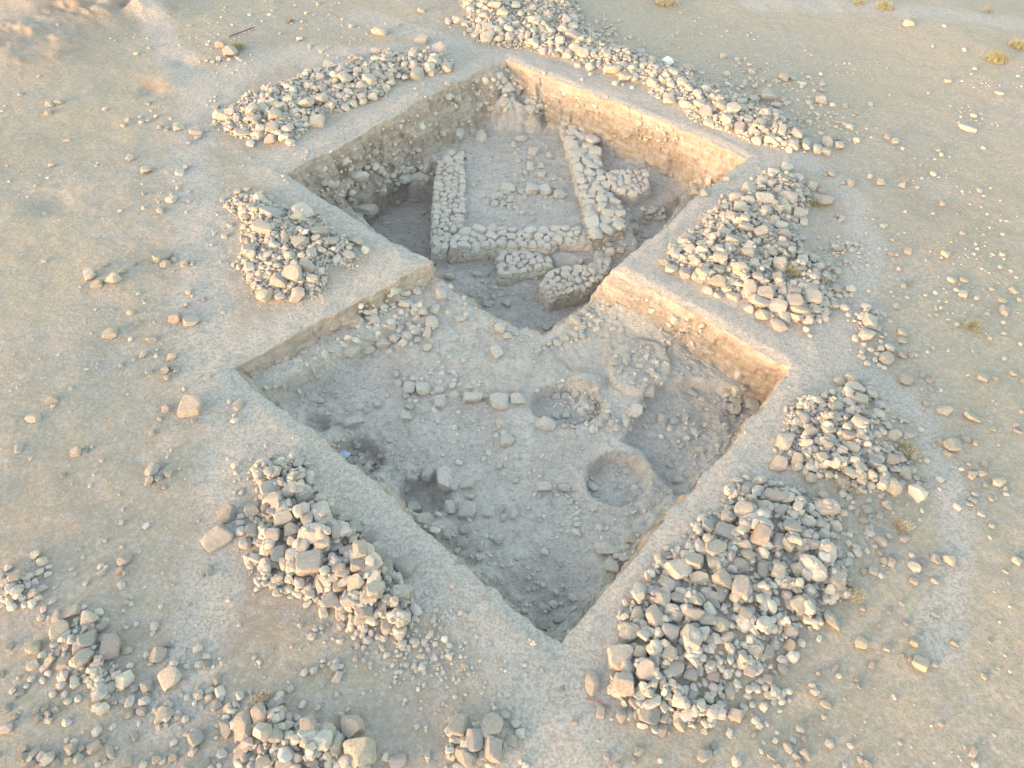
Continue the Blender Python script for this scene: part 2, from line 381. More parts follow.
def link(name, me, mat=None, parent=None):
    o = bpy.data.objects.new(name, me); COL.objects.link(o)
    if mat is not None and not me.materials: me.materials.append(mat)
    if parent is not None: o.parent = parent
    return o
def tag(o, label=None, cat=None, group=None, kind=None):
    for k, v in (('label', label), ('category', cat), ('group', group), ('kind', kind)):
        if v: o[k] = v
    return o
def np_mesh(name, V, Fc, smooth=True):
    """V (n,3); Fc (m,k) all same k"""
    me = bpy.data.meshes.new(name); k = Fc.shape[1]
    me.vertices.add(len(V)); me.vertices.foreach_set('co', np.ascontiguousarray(V, np.float32).ravel())
    me.loops.add(Fc.size); me.loops.foreach_set('vertex_index', np.ascontiguousarray(Fc, np.int32).ravel())
    me.polygons.add(len(Fc)); me.polygons.foreach_set('loop_start', np.arange(0, Fc.size, k, dtype=np.int32))
    me.polygons.foreach_set('loop_total', np.full(len(Fc), k, np.int32))
    me.update(calc_edges=True); me.polygons.foreach_set('use_smooth', np.full(len(Fc), smooth)); me.update()
    return me

# ------------------------------------------------------------------ ground, cut walls and floors
def axis_lines(c0, c1, c2, c3):
    core = list(np.arange(-.6, c3 + .6, .06))
    for c, sgn in ((c0, 1), (c1, 1), (c2, -1), (c3, -1)):
        core += list(c + sgn * np.arange(-.06, .60, .0125))
    core = sorted(core); out = [core[0]]
    for v in core:
        if v - out[-1] > .0095: out.append(v)
    lo, hi, s = out[0], out[-1], .062
    a, b = [], []
    p, q = lo, hi
    while p > -900:
        p -= s; q += s; a.append(p); b.append(q)
        s *= 1.0085 if s < .30 else 1.16
    return np.array(a[::-1] + out + b)
La, Lb = axis_lines(A0, A1, A2, A3), axis_lines(B0, B1, B2, B3)
GA, GB = np.meshgrid(La, Lb, indexing='ij')
print('GRID', GA.shape)
GX, GY = warp(GA, GB)
z, g0, tl, tu = H(GX, GY, (GA, GB), True)
band = sstep(0, .12, np.maximum(tl, tu)) * (1 - .0 * tl)
inwall = (((tl > 0.02) & (tl < 1) & (tu < 1)) | ((tu > 0.02) & (tu < 1)))
dep = np.clip((g0 - z) / .3, 0, 1)
amp = inwall * dep
nx = .11 * noise(GX * 2.2, GY * 2.2, z * 2.2, 91) + .07 * noise(GX * 7, GY * 7, z * 7, 92) + .02 * noise(GX * 19, GY * 19, z * 19, 95)
ny = .11 * noise(GX * 2.2, GY * 2.2, z * 2.2, 93) + .07 * noise(GX * 7, GY * 7, z * 7, 94) + .02 * noise(GX * 19, GY * 19, z * 19, 96)
VX, VY = GX + nx * amp, GY + ny * amp
# ground cover masks; the spoil one also paints shade into the small hollow
def cover(x, y, a, b):
    def line(pts, w):
        P = WP(pts, 0); d = dist_line(x, y, P) + .22 * noise(x * .8, y * .8, seed=13); return sstep(w, w * .35, d)
    p = 0
    for pts, w in (([(790,152),(835,178),(862,215),(868,260),(852,310),(838,345),(880,385),(925,430),(950,490),(960,560),(935,640)], .65),
                   ([(445,52),(505,48),(560,62),(630,92),(700,122),(760,152),(830,340)], .55), ([(760,152),(800,158)], 1.1),
                   ([(455,45),(400,62),(300,52),(240,70),(200,110),(190,160),(205,220),(200,300),(215,400)], 1.0),
                   ([(215,120),(178,60),(150,20),(140,-20)], .9), ([(360,15),(455,45),(300,60)], .8), ([(460,45),(420,90),(330,140),(270,165)], .9),
                   ([(215,370),(300,460),(420,560),(540,668)], 1.0), ([(640,262),(720,305),(805,352),(840,350)], .8), ([(540,665),(600,640),(690,540),(790,440),(840,370)], .8),
                   ([(545,668),(550,770)], 1.4), ([(240,400),(225,500),(210,600),(170,700)], .8), ([(760,3),(860,8),(1040,32)], 1.2)):
        p = np.maximum(p, line(pts, w))
    ds = np.maximum(np.maximum(np.maximum(A0 - a, a - A2), np.maximum(B0 - b, b - B2)), 0)
    du = np.maximum(np.maximum(np.maximum(A1 - a, a - A3), np.maximum(B1 - b, b - B3)), 0)
    p = np.maximum(p, sstep(1.3, .5, np.minimum(ds, du) + .25 * noise(x * .7, y * .7, seed=14)))
    n = fbm(x, y, .22, 4, 71)
    right = sstep(-2, 9, x); far = sstep(24, 34, y)
    gmask = np.clip(.28 + .45 * right + .30 * far * right + n * 1.7, 0, 1) * (1 - p)
    for px, py, r in ((110,80,1.5),(70,130,1.8),(150,205,1.2),(20,280,1.6),(60,250,1.3),(220,440,1.2),(235,500,.9),(120,560,1.3),(290,640,1.4),(60,470,1.4),(860,250,.8),(905,455,.7),(860,470,.7),(940,300,1.3),(1000,400,1.4),(960,590,1.4),(330,660,1.0),(110,700,1.6),(750,700,1.2),(640,745,1.0)):
        gmask = np.clip(gmask + .6 * bump(x, y, px, py, r) * (1 - p), 0, 1)
    s = np.clip(1.6 * bump(x, y, 105, 10, 1.7) + 1.3 * bump(x, y, 168, 12, .7) + .8 * bump(x, y, 150, 84, .6) + .9 * bump(x, y, 30, 45, 2.6) + .5 * bump(x, y, 200, 620, 1.6) + .5 * bump(x, y, 930, 215, 2.0) + .6 * bump(x, y, 900, 175, 1.5) + .5 * bump(x, y, 20, 150, 1.6)
                + .4 * bump(x, y, 400, 735, 1.0) + .3 * bump(x, y, 800, 690, 1.6) + .4 * bump(x, y, 60, 500, 2) + .5 * bump(x, y, 260, 620, .9), 0, 1) * sstep(-.5, .4, fbm(x, y, .6, 3, 81)) * (1 - p * .8)
    s = np.clip(s + (2.2 * bump(x, y, 100, 6, 1.7) + 2.0 * bump(x, y, 168, 12, .6) + 1.6 * bump(x, y, 148, 88, .42) + .0 * x + .8 * bump(x, y, 15, 45, 1.6)) * sstep(-.25, .25, fbm(x, y, 1.1, 3, 83) + .15), 0, 1)  # brown of the spoil, plus shade painted into the small hollow beside it
    return p, gmask, s
cp, cg, cs = cover(GX, GY, GA, GB)
C_ = np.stack([cp, cg, cs, np.clip((g0 - z) / .08, 0, 1)], -1)
na, nb_ = GA.shape
idx = np.arange(na * nb_).reshape(na, nb_)
Q = np.stack([idx[:-1, :-1], idx[1:, :-1], idx[1:, 1:], idx[:-1, 1:]], -1)
qm = lambda arr: (arr[:-1, :-1] + arr[1:, :-1] + arr[1:, 1:] + arr[:-1, 1:]) / 4
q_in = qm(np.maximum(tl, tu)) > 0.0
q_wall = q_in & (((qm(tl) < .93) & (qm(tu) <= 0)) | ((qm(tu) > .01) & (qm(tu) < .95)))
V_all = np.stack([VX, VY, z], -1).reshape(-1, 3)
for nm, sel, mat, lab, cat in (('ground', ~q_in, M_GROUND, 'dry stony field of beige earth and sparse straw around the trenches', 'ground'),
                     ('trench_wall', q_wall, M_CUT, 'steep cut earth sides of the two overlapping square trenches', 'earth bank'),
                     ('trench_floor', q_in & ~q_wall, M_FLOOR, 'scraped pale earth floors inside the two excavated squares', 'ground')):
    f = Q[sel]; used, inv = np.unique(f, return_inverse=True)
    me = np_mesh(nm, V_all[used], inv.reshape(f.shape))
    ca = me.color_attributes.new('cover', 'FLOAT_COLOR', 'POINT')
    ca.data.foreach_set('color', np.ascontiguousarray(C_.reshape(-1, 4)[used], np.float32).ravel())
    tag(link(nm, me, mat), lab, cat, kind='structure')
# ------------------------------------------------------------------ the stones one can tell apart, noted on enlarged views
# (view origin x, y, enlargement): centre x, centre y, width, height [, tilt] [, tone]; tone g grey, p rosy, c cream, w pale
SURVEY = {
(200,0,4): "955,195,65,50 933,230,50,38 983,255,45,45 870,296,58,50,p 917,270,45,40 853,254,44,40 850,218,40,34 886,158,60,35,g 818,248,28,30 820,307,32,34 790,303,32,34 768,280,42,28 745,345,34,28 722,308,66,32,-35 680,313,68,40,-40 766,222,28,30 712,208,60,30 712,238,60,26 638,232,48,40,c 660,268,40,36 628,270,40,36 518,266,52,38 567,270,36,34,g 584,310,66,46,20 643,342,44,32 590,368,36,40 560,350,34,28 560,380,40,28 650,392,36,44,p 690,378,42,34,p 614,410,34,34 584,430,36,28 526,402,36,30 478,388,70,44,-35 483,314,40,36,g 467,282,28,28 435,290,26,24,g 424,408,80,46,c 468,478,60,54,c 298,455,60,42,c 298,362,46,30 250,398,54,30 254,423,48,34 314,426,52,30 348,390,40,26,c 373,380,34,44 205,425,50,36,40 84,450,76,44,c 66,428,30,24 142,456,30,36 216,470,60,38,g 290,500,54,46 346,512,54,34,g 312,526,38,28 226,524,54,34,-35,c 168,526,72,28,c 280,548,50,48,p 333,546,44,34 360,570,44,28,p 202,575,36,28 222,552,30,24 240,504,40,30,c 384,450,40,34,-45 420,466,28,24 372,352,32,30 436,344,40,26 760,328,40,28 700,262,34,28 738,268,22,22 800,235,26,24 905,228,24,24 952,250,24,26 720,126,70,34,-12,c 398,154,28,22 440,182,20,18 885,42,34,20 320,134,14,14 996,84,34,28 578,672,46,40 600,636,30,44 630,600,34,26 696,546,36,44 660,566,40,40 776,700,30,26 848,568,24,28 874,570,30,24",
(210,170,5.488): "262,150,62,56,c 205,107,40,26,c 180,137,40,28,c 150,118,36,34,c 120,218,34,28,c 183,212,76,48,c 193,252,44,48,-45 250,205,46,34 330,232,130,66,-20,g 418,270,38,42,c 478,245,80,56,w 290,305,130,72,-12,c 210,325,36,44,p 108,302,34,30 80,365,32,26 220,440,74,92,g 410,358,44,84,p 490,385,100,66,20 490,322,48,32,-10,g 600,340,90,60,g 555,452,60,64,w 432,470,60,46,c 350,490,70,34,20 535,520,110,60,-30 378,598,102,82,-10,p 458,568,114,92,-30,c 300,690,100,74,c 385,692,62,50,p 475,678,90,78,c 215,525,62,50,g 217,570,50,44,p 268,562,46,42,p 300,588,40,30 158,530,28,50 130,520,26,26 245,620,28,28 605,552,50,44,c 560,590,70,44,p 765,468,80,46,-35,c 698,480,44,50,g 850,440,60,40,-25,w 800,385,130,46,-25,g 580,365,50,36 660,380,80,40,g 350,410,60,50,g 285,465,40,50 320,455,50,40,g 240,370,40,36,p 320,355,46,36 370,520,60,40,g 415,425,40,40 620,625,30,26 340,305,30,60",
(650,160,4.266): "583,34,50,42 525,50,44,36 484,74,54,38 520,94,40,36 634,76,44,48 692,108,48,46,c 732,132,40,26 428,122,68,58 430,160,50,40 368,162,68,46 596,146,90,50,-20 632,130,28,22 738,172,90,44,-8,g 488,168,84,58 533,180,30,28 576,178,40,34 614,187,34,28 394,200,80,46,c 578,206,54,36 643,220,62,60,c 655,264,36,34,c 498,212,52,34 342,232,70,34,-8 406,242,46,28 534,252,52,42 300,268,40,28 410,278,68,44 316,304,58,36 474,295,64,60,-45 560,277,54,34 578,308,66,32,-8 352,342,70,56,g 456,340,36,44 412,346,44,32 426,377,66,38,-20 170,326,66,36,g 300,370,50,36,g 230,346,60,36 108,364,60,40 175,378,50,40,p 220,378,50,38,p 68,426,64,42,p 108,398,40,50 92,468,54,42,-20,p 150,480,50,50,p 205,488,54,50,p 300,410,66,46 230,470,60,40,-30,p 300,455,60,42,p 294,506,80,56,p 384,470,74,60,p 190,418,60,40 556,438,58,48,c 650,426,50,38 702,486,30,28 650,460,36,28,g 544,492,60,40,-60 430,552,88,56,-65,p 497,560,76,56,g 568,540,36,46,g 612,558,64,34,p 698,540,54,48,g 788,548,50,44,g 802,476,34,44 696,584,84,62,c 620,596,80,50,g 465,604,80,66,c 544,620,84,56 420,630,50,38 482,656,68,60 572,668,64,52 640,632,80,44,-15,p 700,632,60,40,-10,c 628,666,60,40,-15,c 548,706,84,48,-15,p 676,686,40,34 666,722,30,24 720,682,30,26 784,620,40,28 748,640,26,34 742,612,40,30,g 776,56,38,38 824,94,26,22 820,250,26,26 802,236,22,24 800,376,40,32 850,372,26,30 753,376,26,26,p 240,262,36,26,g 450,440,50,40 380,525,50,26,p 360,578,60,36,-15,p 245,552,50,36,p 288,578,40,24,p 460,500,50,44 520,388,60,40,g 575,345,60,40,g 640,335,50,30,g 684,748,24,18",
(740,360,4.8): "545,90,72,64,-25 476,106,54,40 466,156,66,60 524,160,38,42 580,184,88,60 516,206,50,34,-35 470,222,56,70 398,208,44,32 526,246,50,34,p 606,258,62,48,g 664,256,60,42 452,278,66,56,-35 576,288,72,60,-25,g 430,306,74,48,-30 314,268,60,66,g 280,298,56,44,g 344,340,74,56,p 514,318,44,38 522,364,66,56,p 582,358,56,50,p 538,410,80,52 414,412,72,46,-35 440,380,90,40,g 736,362,60,54 684,348,40,26 222,380,84,98,p 186,498,78,76,p 284,466,54,64 332,514,54,46,-45,p 370,510,34,36,g 404,456,56,50,-50 426,494,46,26 340,570,54,50,p 438,530,46,46,p 380,555,40,34,p 482,570,86,44,-70,p 534,538,76,54,g 576,502,70,54 648,490,74,58,g 732,478,64,76,p 796,540,66,68,g 738,602,90,76,c 696,560,44,44 598,560,50,44 628,600,46,40,g 588,608,28,26 640,538,50,26 398,652,50,48,p 370,382,24,34,p 320,400,54,44,g 352,430,48,36 616,436,32,28 488,474,32,26 560,462,40,28,g 584,438,40,30,g 784,284,70,34,g 812,362,50,30 840,356,20,20 794,92,62,66,p 880,68,32,32,g 895,206,36,28 676,654,30,20 612,716,50,36,-45,g 562,730,28,42,c 706,698,52,44 674,742,38,40 808,692,24,32 850,570,24,20 880,574,30,22 484,698,22,24 458,696,26,20 430,704,26,20 346,202,26,26 376,236,34,28 370,288,34,24 650,298,36,26",
(580,450,4): "796,54,66,60,p 874,28,44,50 916,68,40,40 922,114,46,40,p 998,80,40,40,p 970,20,34,32 782,186,92,60,-18,g 724,216,92,50,-35 798,244,56,46,g 666,162,44,42 706,168,40,44,g 664,240,96,76,-10,g 600,256,62,54 516,306,60,62,g 586,320,92,70,g 666,290,60,42 664,326,44,42 718,342,76,92,p 624,350,64,32 654,376,76,40,10 792,372,50,64,g 844,356,68,60,p 848,308,80,56,g 514,360,48,54 548,388,96,56,30 448,384,50,30,g 606,416,40,62 460,438,80,76 538,450,66,62 390,482,94,88,-30 672,420,66,52 650,466,88,56,g 712,424,40,50 732,478,52,76 800,486,68,66 878,476,60,56,-45,p 576,506,88,70 478,514,84,54,g 358,532,76,60,-25,g 644,550,70,84,g 576,560,56,100,g 524,586,90,44 400,594,80,50,p 462,600,62,58 330,608,62,66,c 300,660,84,70,-30 234,664,62,74 390,660,60,50,c 460,652,84,52 534,616,60,40,g 522,678,120,56,20,c 564,700,70,64,c 662,652,52,60,p 362,728,82,72,c 452,732,104,72,-20,c 198,734,82,76,g 872,628,72,60,-20,c 832,574,48,40 872,544,56,40,-30,g 928,556,38,32 898,596,34,36 948,344,62,40 980,332,50,34,g 924,380,60,50,g 980,384,34,36 842,722,60,54,g 988,510,44,36 736,628,42,34,g 750,526,38,32,p 782,608,40,34 966,180,36,36,c 908,280,40,40,g 936,250,34,30 962,290,36,36 854,262,34,44,g 740,290,60,30,g 758,136,50,26,g 800,136,36,26 824,160,36,26 858,166,40,26 302,568,44,24,40,g",
(580,576,4): "244,300,58,60 164,326,108,98,10,c 262,376,74,82 182,424,98,90,p 48,430,64,96,p 356,310,56,60 386,366,62,96 444,394,60,54,g 298,334,50,54,g 398,290,36,54,g 454,354,50,40,g 476,380,36,44 492,326,36,34 518,294,44,36,g 530,258,60,40,g 586,250,52,50,g 706,300,56,52,c 754,302,52,70,g 680,372,52,62 810,340,50,36,-20 808,370,50,40,-50,g 836,280,46,50,p 884,266,36,32 752,410,46,42 680,450,36,42 740,440,30,34 598,460,76,42,-60 520,488,46,34,c 532,402,50,44,p 590,392,40,44 532,448,40,36,g 450,472,40,54,g 424,508,46,40,g 484,522,46,40,-45 390,480,28,40 146,470,42,32 282,548,84,80,g 224,498,56,52,g 276,468,40,40,g 242,532,36,38,p 166,562,46,52,p 198,556,30,44 220,552,20,36 342,560,34,62 408,568,60,72,c 250,598,46,28 328,614,36,54 300,612,28,36 460,540,34,44 504,588,42,40,g 498,624,28,24 560,516,32,36 626,552,60,54,c 656,522,38,36,g 690,514,30,28 732,524,36,38 702,578,34,32 780,464,36,40,g 814,470,26,40 778,500,26,32 752,476,36,30,g 600,642,22,20 498,718,54,64 536,680,24,34,g 698,636,22,26 84,544,38,50 108,718,28,30 236,704,36,36 220,738,22,28 150,756,30,30,c 832,688,44,34 764,720,36,24 902,714,54,34,-15 866,722,36,22 880,752,30,26,p 792,762,36,20 896,650,26,30 922,580,20,36 984,514,54,26,c 956,388,24,28 1018,372,20,40 956,250,22,24 310,404,34,30",
(200,430,4): "68,428,124,88,15 108,340,80,66,g 210,320,64,54,p 300,278,80,56,-60 336,348,94,68 366,392,66,56,p 410,446,86,54,60 440,520,124,100,p 484,442,72,58 210,404,52,54 162,404,44,42 174,448,40,42,p 428,356,52,60,c 414,268,66,44,g 380,172,80,46,g 352,240,46,40,c 400,238,56,28,15 402,210,36,34 548,404,58,60 584,352,52,38,g 620,384,56,50,g 680,432,46,72,g 640,474,60,64 584,482,66,46 540,466,70,46,25,g 612,442,38,36 628,538,60,52 680,524,40,44 556,544,60,44,p 574,572,72,44,p 626,612,78,72,c 650,576,50,30 700,622,72,76 680,666,80,56 556,612,60,60,p 500,562,44,40 480,608,44,80 522,676,70,70,g 604,682,90,56,p 748,556,50,110 720,500,60,60,g 816,548,100,80,-45,g 800,648,80,70 792,588,40,44 728,716,40,70,p 656,718,84,52,g 650,752,74,42,c 756,758,88,60,25 560,742,38,44,p 494,730,38,44 602,742,22,30 440,656,40,36 432,696,40,28 352,632,44,38 312,644,50,34,-15 290,606,38,38 398,612,40,40 432,628,34,36 354,592,36,34 318,500,70,70,g 300,535,60,36,p 36,562,24,50 160,372,40,24,g 164,346,34,22,g 244,258,34,26 260,310,40,52,g 234,366,34,30,g 290,420,60,60 532,326,60,46,g 520,290,36,30 458,240,30,32,g 436,200,40,40,g 240,446,36,36,p 476,392,36,40,g 510,398,26,28 858,752,28,28 366,668,30,22 392,320,36,50,p 350,290,36,40,g",
(200,576,4): "604,200,36,48,p 656,212,30,28 684,226,26,40 650,238,28,28 616,246,24,24 712,244,26,26 742,228,22,26 810,214,34,46,p 860,166,26,28 806,186,28,26 630,280,24,26 656,286,24,22 170,594,80,116,p 240,564,72,100 300,500,74,52,15,g 302,570,36,40 302,538,36,18 104,612,46,80,p 266,626,50,64 300,634,60,64 326,604,34,34 166,694,116,56,30 90,708,46,36 184,726,46,46 248,694,42,48 356,634,46,36 384,602,22,30 390,570,30,30,g 430,600,74,100,p 508,614,68,76,c 608,602,90,92 640,702,124,116,c 544,676,60,72 300,712,46,46,g 250,746,66,44 330,742,76,50,c 384,730,60,40 420,662,34,34,g 442,682,48,32,g 474,704,26,30 440,716,34,34,g 514,716,44,38,-35,g 446,752,60,36,g 550,750,36,36,g 512,752,36,30 740,726,34,38,p 790,744,74,60,g 385,652,40,40,p 296,690,40,24 910,718,24,30",
(0,576,4): "284,140,80,50,-5,c 226,166,50,60 346,170,70,64,20,c 394,146,36,34 336,126,30,26,g 238,220,84,64,15,p 412,200,44,44,g 350,254,80,70,g 314,290,54,42,p 330,332,92,64,50,p 262,340,80,44,50,p 440,282,82,96 504,298,60,32,-10 134,290,58,50,c 218,272,36,28 264,288,26,26 284,264,22,20 196,340,54,40,20,c 170,316,32,28 130,358,48,38 180,366,44,26,p 194,392,28,30 250,394,48,36,40,p 276,366,36,44 360,372,36,30 382,346,46,32 392,374,26,40 126,412,36,28 172,420,24,30 246,434,42,36,g 296,422,36,50,p 350,410,36,28,p 362,432,30,32 400,420,36,24 404,440,28,26 442,444,48,44,30 466,400,40,34 436,412,22,22 106,440,24,22 212,474,30,28 82,466,34,24 58,480,26,22,40 30,528,30,34,g 274,500,36,28 312,490,30,34 146,540,36,26 178,528,30,24 156,568,30,26 188,556,30,26 224,534,30,28 62,562,30,28,g 380,452,20,18 430,482,24,20 40,284,26,36,-45 10,390,16,32,g 632,318,64,60,-30,c 676,276,28,30,g 680,410,98,80,c 590,440,56,48,g 542,444,36,36 584,480,42,26 568,542,46,40,g 518,552,42,32 650,556,86,60,15,c 714,562,38,28 664,596,24,26 824,354,40,40 870,416,36,38 844,458,50,26,c 882,464,40,44,c 836,488,40,34 912,526,36,38,p 864,516,46,44 960,480,36,40 942,512,26,28 784,650,64,60,g 774,690,34,34 890,710,46,36 540,640,26,40 512,742,40,40 628,732,42,40 692,724,44,40,g 824,750,50,30 378,680,58,48,c 408,660,30,30,g 442,708,30,56 416,740,34,22 284,692,44,46 328,688,28,26 274,736,34,30 314,730,44,36 228,744,34,30 184,740,48,36,-20 140,704,46,34 92,694,42,26 102,720,38,36,g 124,750,50,26,p 212,720,50,20",
(0,500,4): "140,220,38,34 170,246,44,38 154,286,40,30 196,266,24,20 192,298,34,22 60,302,58,46 36,272,36,30 106,300,44,34 8,298,30,40,g 34,346,36,40 16,330,28,30 60,362,44,30 126,368,50,42 8,372,26,44,p 86,390,30,20 34,404,38,34 48,430,40,34 96,416,26,34 128,414,34,36 150,390,34,32 174,438,26,28 170,354,40,26,g 136,330,30,26,g 10,420,24,20 210,408,28,18 498,240,62,46 480,278,32,30 500,290,24,26 486,188,18,16 408,292,40,24,w 836,280,28,46 808,302,20,20",
(400,600,4.571): "266,574,100,96,p 340,640,84,100,g 424,580,104,124 424,676,90,120,p 306,700,124,90,-40 354,574,36,50 480,526,44,34,g 530,568,58,40 550,608,48,46 512,642,62,60 278,760,80,30 224,686,38,34 410,756,46,26 126,712,26,30 576,756,36,30,g 456,434,22,20 496,434,20,20 742,406,22,28 796,560,26,30",
(450,0,5.389): "110,38,44,38 95,10,50,34,c 195,44,44,32 180,74,60,34,g 48,98,54,52,-50 84,132,40,36 154,148,36,60 205,140,70,54,p 240,24,70,56,c 282,60,62,46,c 276,102,40,44 200,194,80,54,c 260,156,54,46 318,154,56,40 264,202,56,50,p 320,198,54,54,p 320,112,36,26 356,210,28,28,p 360,174,36,32 354,130,46,34 392,154,30,26 388,190,36,50,p 418,190,34,50,p 414,112,40,30,-50 458,100,88,44,g 454,148,44,50 462,186,40,44,g 494,154,32,46 508,196,38,50,g 545,166,50,32,c 458,224,58,54,p 545,226,44,40,p 506,254,54,50,p 545,262,30,36 590,204,62,48 608,160,64,44,g 628,110,58,56 662,92,60,44,g 662,140,60,56,g 532,74,50,60 662,192,84,50,-5,g 636,268,60,40,p 600,264,50,40,g 672,238,66,44,p 722,272,64,54 774,270,36,50 683,274,30,44 690,350,48,34 756,358,58,54,p 800,340,30,40 872,374,92,62,c 950,402,80,52,p 1000,402,40,50 985,358,60,40,g 940,350,50,36,g 890,270,44,40 850,278,44,44,g 836,364,26,46 710,152,26,34,g 384,75,46,60 355,25,50,50,c 310,20,36,30 820,246,36,30 740,250,50,30,p 570,290,50,36,p 425,60,30,26",
(620,40,4.266): "60,118,44,36 96,92,34,32,p 130,104,32,36,p 140,168,58,42,p 180,156,36,38 220,178,40,44 226,138,44,36 266,176,50,40 298,202,38,28 330,224,42,38,p 372,202,50,40 290,118,50,36,g 216,244,64,46,c 282,262,60,34,c 340,266,56,36,c 424,240,46,44 430,282,48,46 486,290,62,50,c 368,304,60,54,p 456,328,60,44 380,342,48,32 410,324,32,22 472,362,30,34 512,378,52,44,p 418,352,24,30 546,334,36,36 520,262,46,34,g 568,256,60,36,g 636,238,70,54,g 580,262,50,36,g 570,374,36,40 606,340,54,60,p 664,364,34,28 698,366,40,54 586,414,46,34,c 640,410,50,42,p 664,278,48,30,g 664,306,42,32,g 756,394,64,50,g 740,440,56,48,p 704,428,38,30 720,468,34,26 694,404,28,28 794,446,48,56 842,466,44,34 880,476,42,32 884,432,52,50,g 936,452,44,36,c 930,416,26,24,g 698,158,46,42,p 862,254,58,44,p 862,190,26,20 862,214,30,18,g 524,288,40,34 666,424,28,28 620,310,50,40,p 552,364,26,34 500,244,40,28,g 780,336,40,24,g 905,568,36,38,c 954,606,26,24 984,612,36,38 876,572,24,20 458,592,40,24,c",
(0,0,4): "922,200,64,66,p 872,238,26,24,c 850,246,20,18 828,242,18,20 952,232,18,16 882,178,40,34,c 718,506,48,34,c 784,528,56,28,c 792,550,28,20 756,568,24,20 232,404,36,26 198,414,36,32 192,450,30,28 520,630,34,26,w 584,680,44,30 720,690,40,28,w 744,668,26,28,g 420,436,22,16 268,560,30,16,w 205,660,26,18 545,214,24,14 592,412,24,24 560,468,18,16 622,466,18,14 508,480,24,20,c 494,500,24,20 564,492,20,14 710,752,18,26,w 230,98,16,14 640,508,24,22 668,516,22,20",
(0,150,4): "684,196,46,34,w 640,240,30,30 575,174,20,20 572,232,16,16 480,242,20,14 358,500,50,48,c 388,534,46,34,c 450,512,66,48,-15,c 488,484,36,22,g 648,426,76,46,10 660,454,46,34,c 700,436,34,24 738,456,34,30 768,450,24,26 424,456,22,20,g 536,456,22,18,g 756,564,28,26,w 768,584,14,12 816,596,22,24,g 746,618,24,20 524,648,36,28,c 554,692,32,20 702,670,56,44,-15,p 766,686,66,46,-10,c 440,730,58,44,c 610,756,40,26 522,756,22,16 180,256,20,20 208,60,36,18,g 892,650,24,14 178,444,20,16",
(0,330,4): "610,42,42,32,c 572,98,30,34,c 624,104,18,20 628,78,16,16 522,36,24,18 685,108,44,28,c 662,158,34,34 708,160,28,24,g 690,150,24,24,g 668,190,28,26 596,168,32,22 484,140,24,24 760,306,100,82,p 778,362,26,24,p 664,316,40,34 640,354,22,20 608,410,24,32 206,280,48,34,c 132,352,60,38,c 74,472,50,28,60,w 306,488,50,38,c 340,484,24,30,g 366,468,14,14 952,300,46,40,c 918,286,20,18 608,560,60,44,50 596,604,40,36 636,590,40,30,g 676,576,34,30 646,540,30,28,g 632,632,26,20 655,626,22,22 252,580,22,24,g 512,256,16,14 736,234,16,20 345,156,20,10,w 826,190,26,16,w",
(768,0,4): "566,90,50,30,c 796,512,74,24,w 784,198,20,14,w 828,274,20,14,p 720,322,32,20,c 924,372,38,14,w 64,304,30,24,p 410,416,20,18 308,422,24,18 356,450,30,16,g 478,548,30,24,p 510,566,32,24 682,600,24,16 454,728,40,26,c 536,740,32,24 598,750,20,18 408,706,20,18 642,372,14,12 660,184,14,14 704,104,18,10,w",
(768,200,4): "698,14,26,28,p 548,48,14,14 660,54,18,12 780,132,26,22,p 940,136,18,14,w 561,202,34,26,p 492,216,28,22,p 514,216,20,18,p 712,214,42,36,p 900,218,20,12 936,216,28,16,c 832,174,14,14 838,194,18,12 445,190,14,12 742,320,38,26,c 784,320,38,18,c 780,374,38,30,c 896,356,26,14 984,362,44,24,-15,c 994,310,20,14 938,400,36,24 946,442,40,42,p 1004,400,22,16 546,344,30,24,g 566,332,22,20,g 670,370,22,16,w 676,456,20,24 515,424,28,28,c 536,532,40,34 538,564,36,28 392,430,44,28,g 386,458,54,30,30,p 408,482,60,62 394,540,62,46,60 350,556,30,26 440,512,28,24 414,600,34,20 450,594,28,26 486,594,44,36 472,636,56,50,p 438,618,32,18 376,632,28,18 396,656,26,22 430,638,24,22 446,660,22,18 466,672,26,18 536,620,36,26,p 572,620,28,24 454,448,22,26 466,460,20,20 646,722,30,22 660,590,22,18,w 638,608,16,14,w 722,600,16,16 944,532,18,14 946,634,22,18,w 980,692,30,22,c 862,710,44,32,c 912,712,30,18 800,700,12,12 1020,722,20,20 656,762,24,16",
(768,350,4): "640,216,44,34,-10 704,242,66,34,c 818,268,72,36,-5,c 902,316,26,22 994,298,26,16 1016,244,24,22,p 736,380,62,58,-40,p 688,362,30,24 792,354,40,24 832,368,28,28 720,416,44,20,-15,p 804,456,26,18,w 866,454,28,34,g 818,500,34,42,p 854,494,40,26 922,528,52,38,c 948,556,20,22 954,576,22,16,w 872,540,26,24 828,576,32,20,w 820,600,40,22,w 800,616,34,20,w 892,594,26,24 910,592,14,20 854,654,32,20,w 898,698,28,30,p 888,748,20,14 922,382,14,12 1000,322,40,18,g 658,160,28,24 692,160,16,16 606,678,18,18 545,756,40,30",
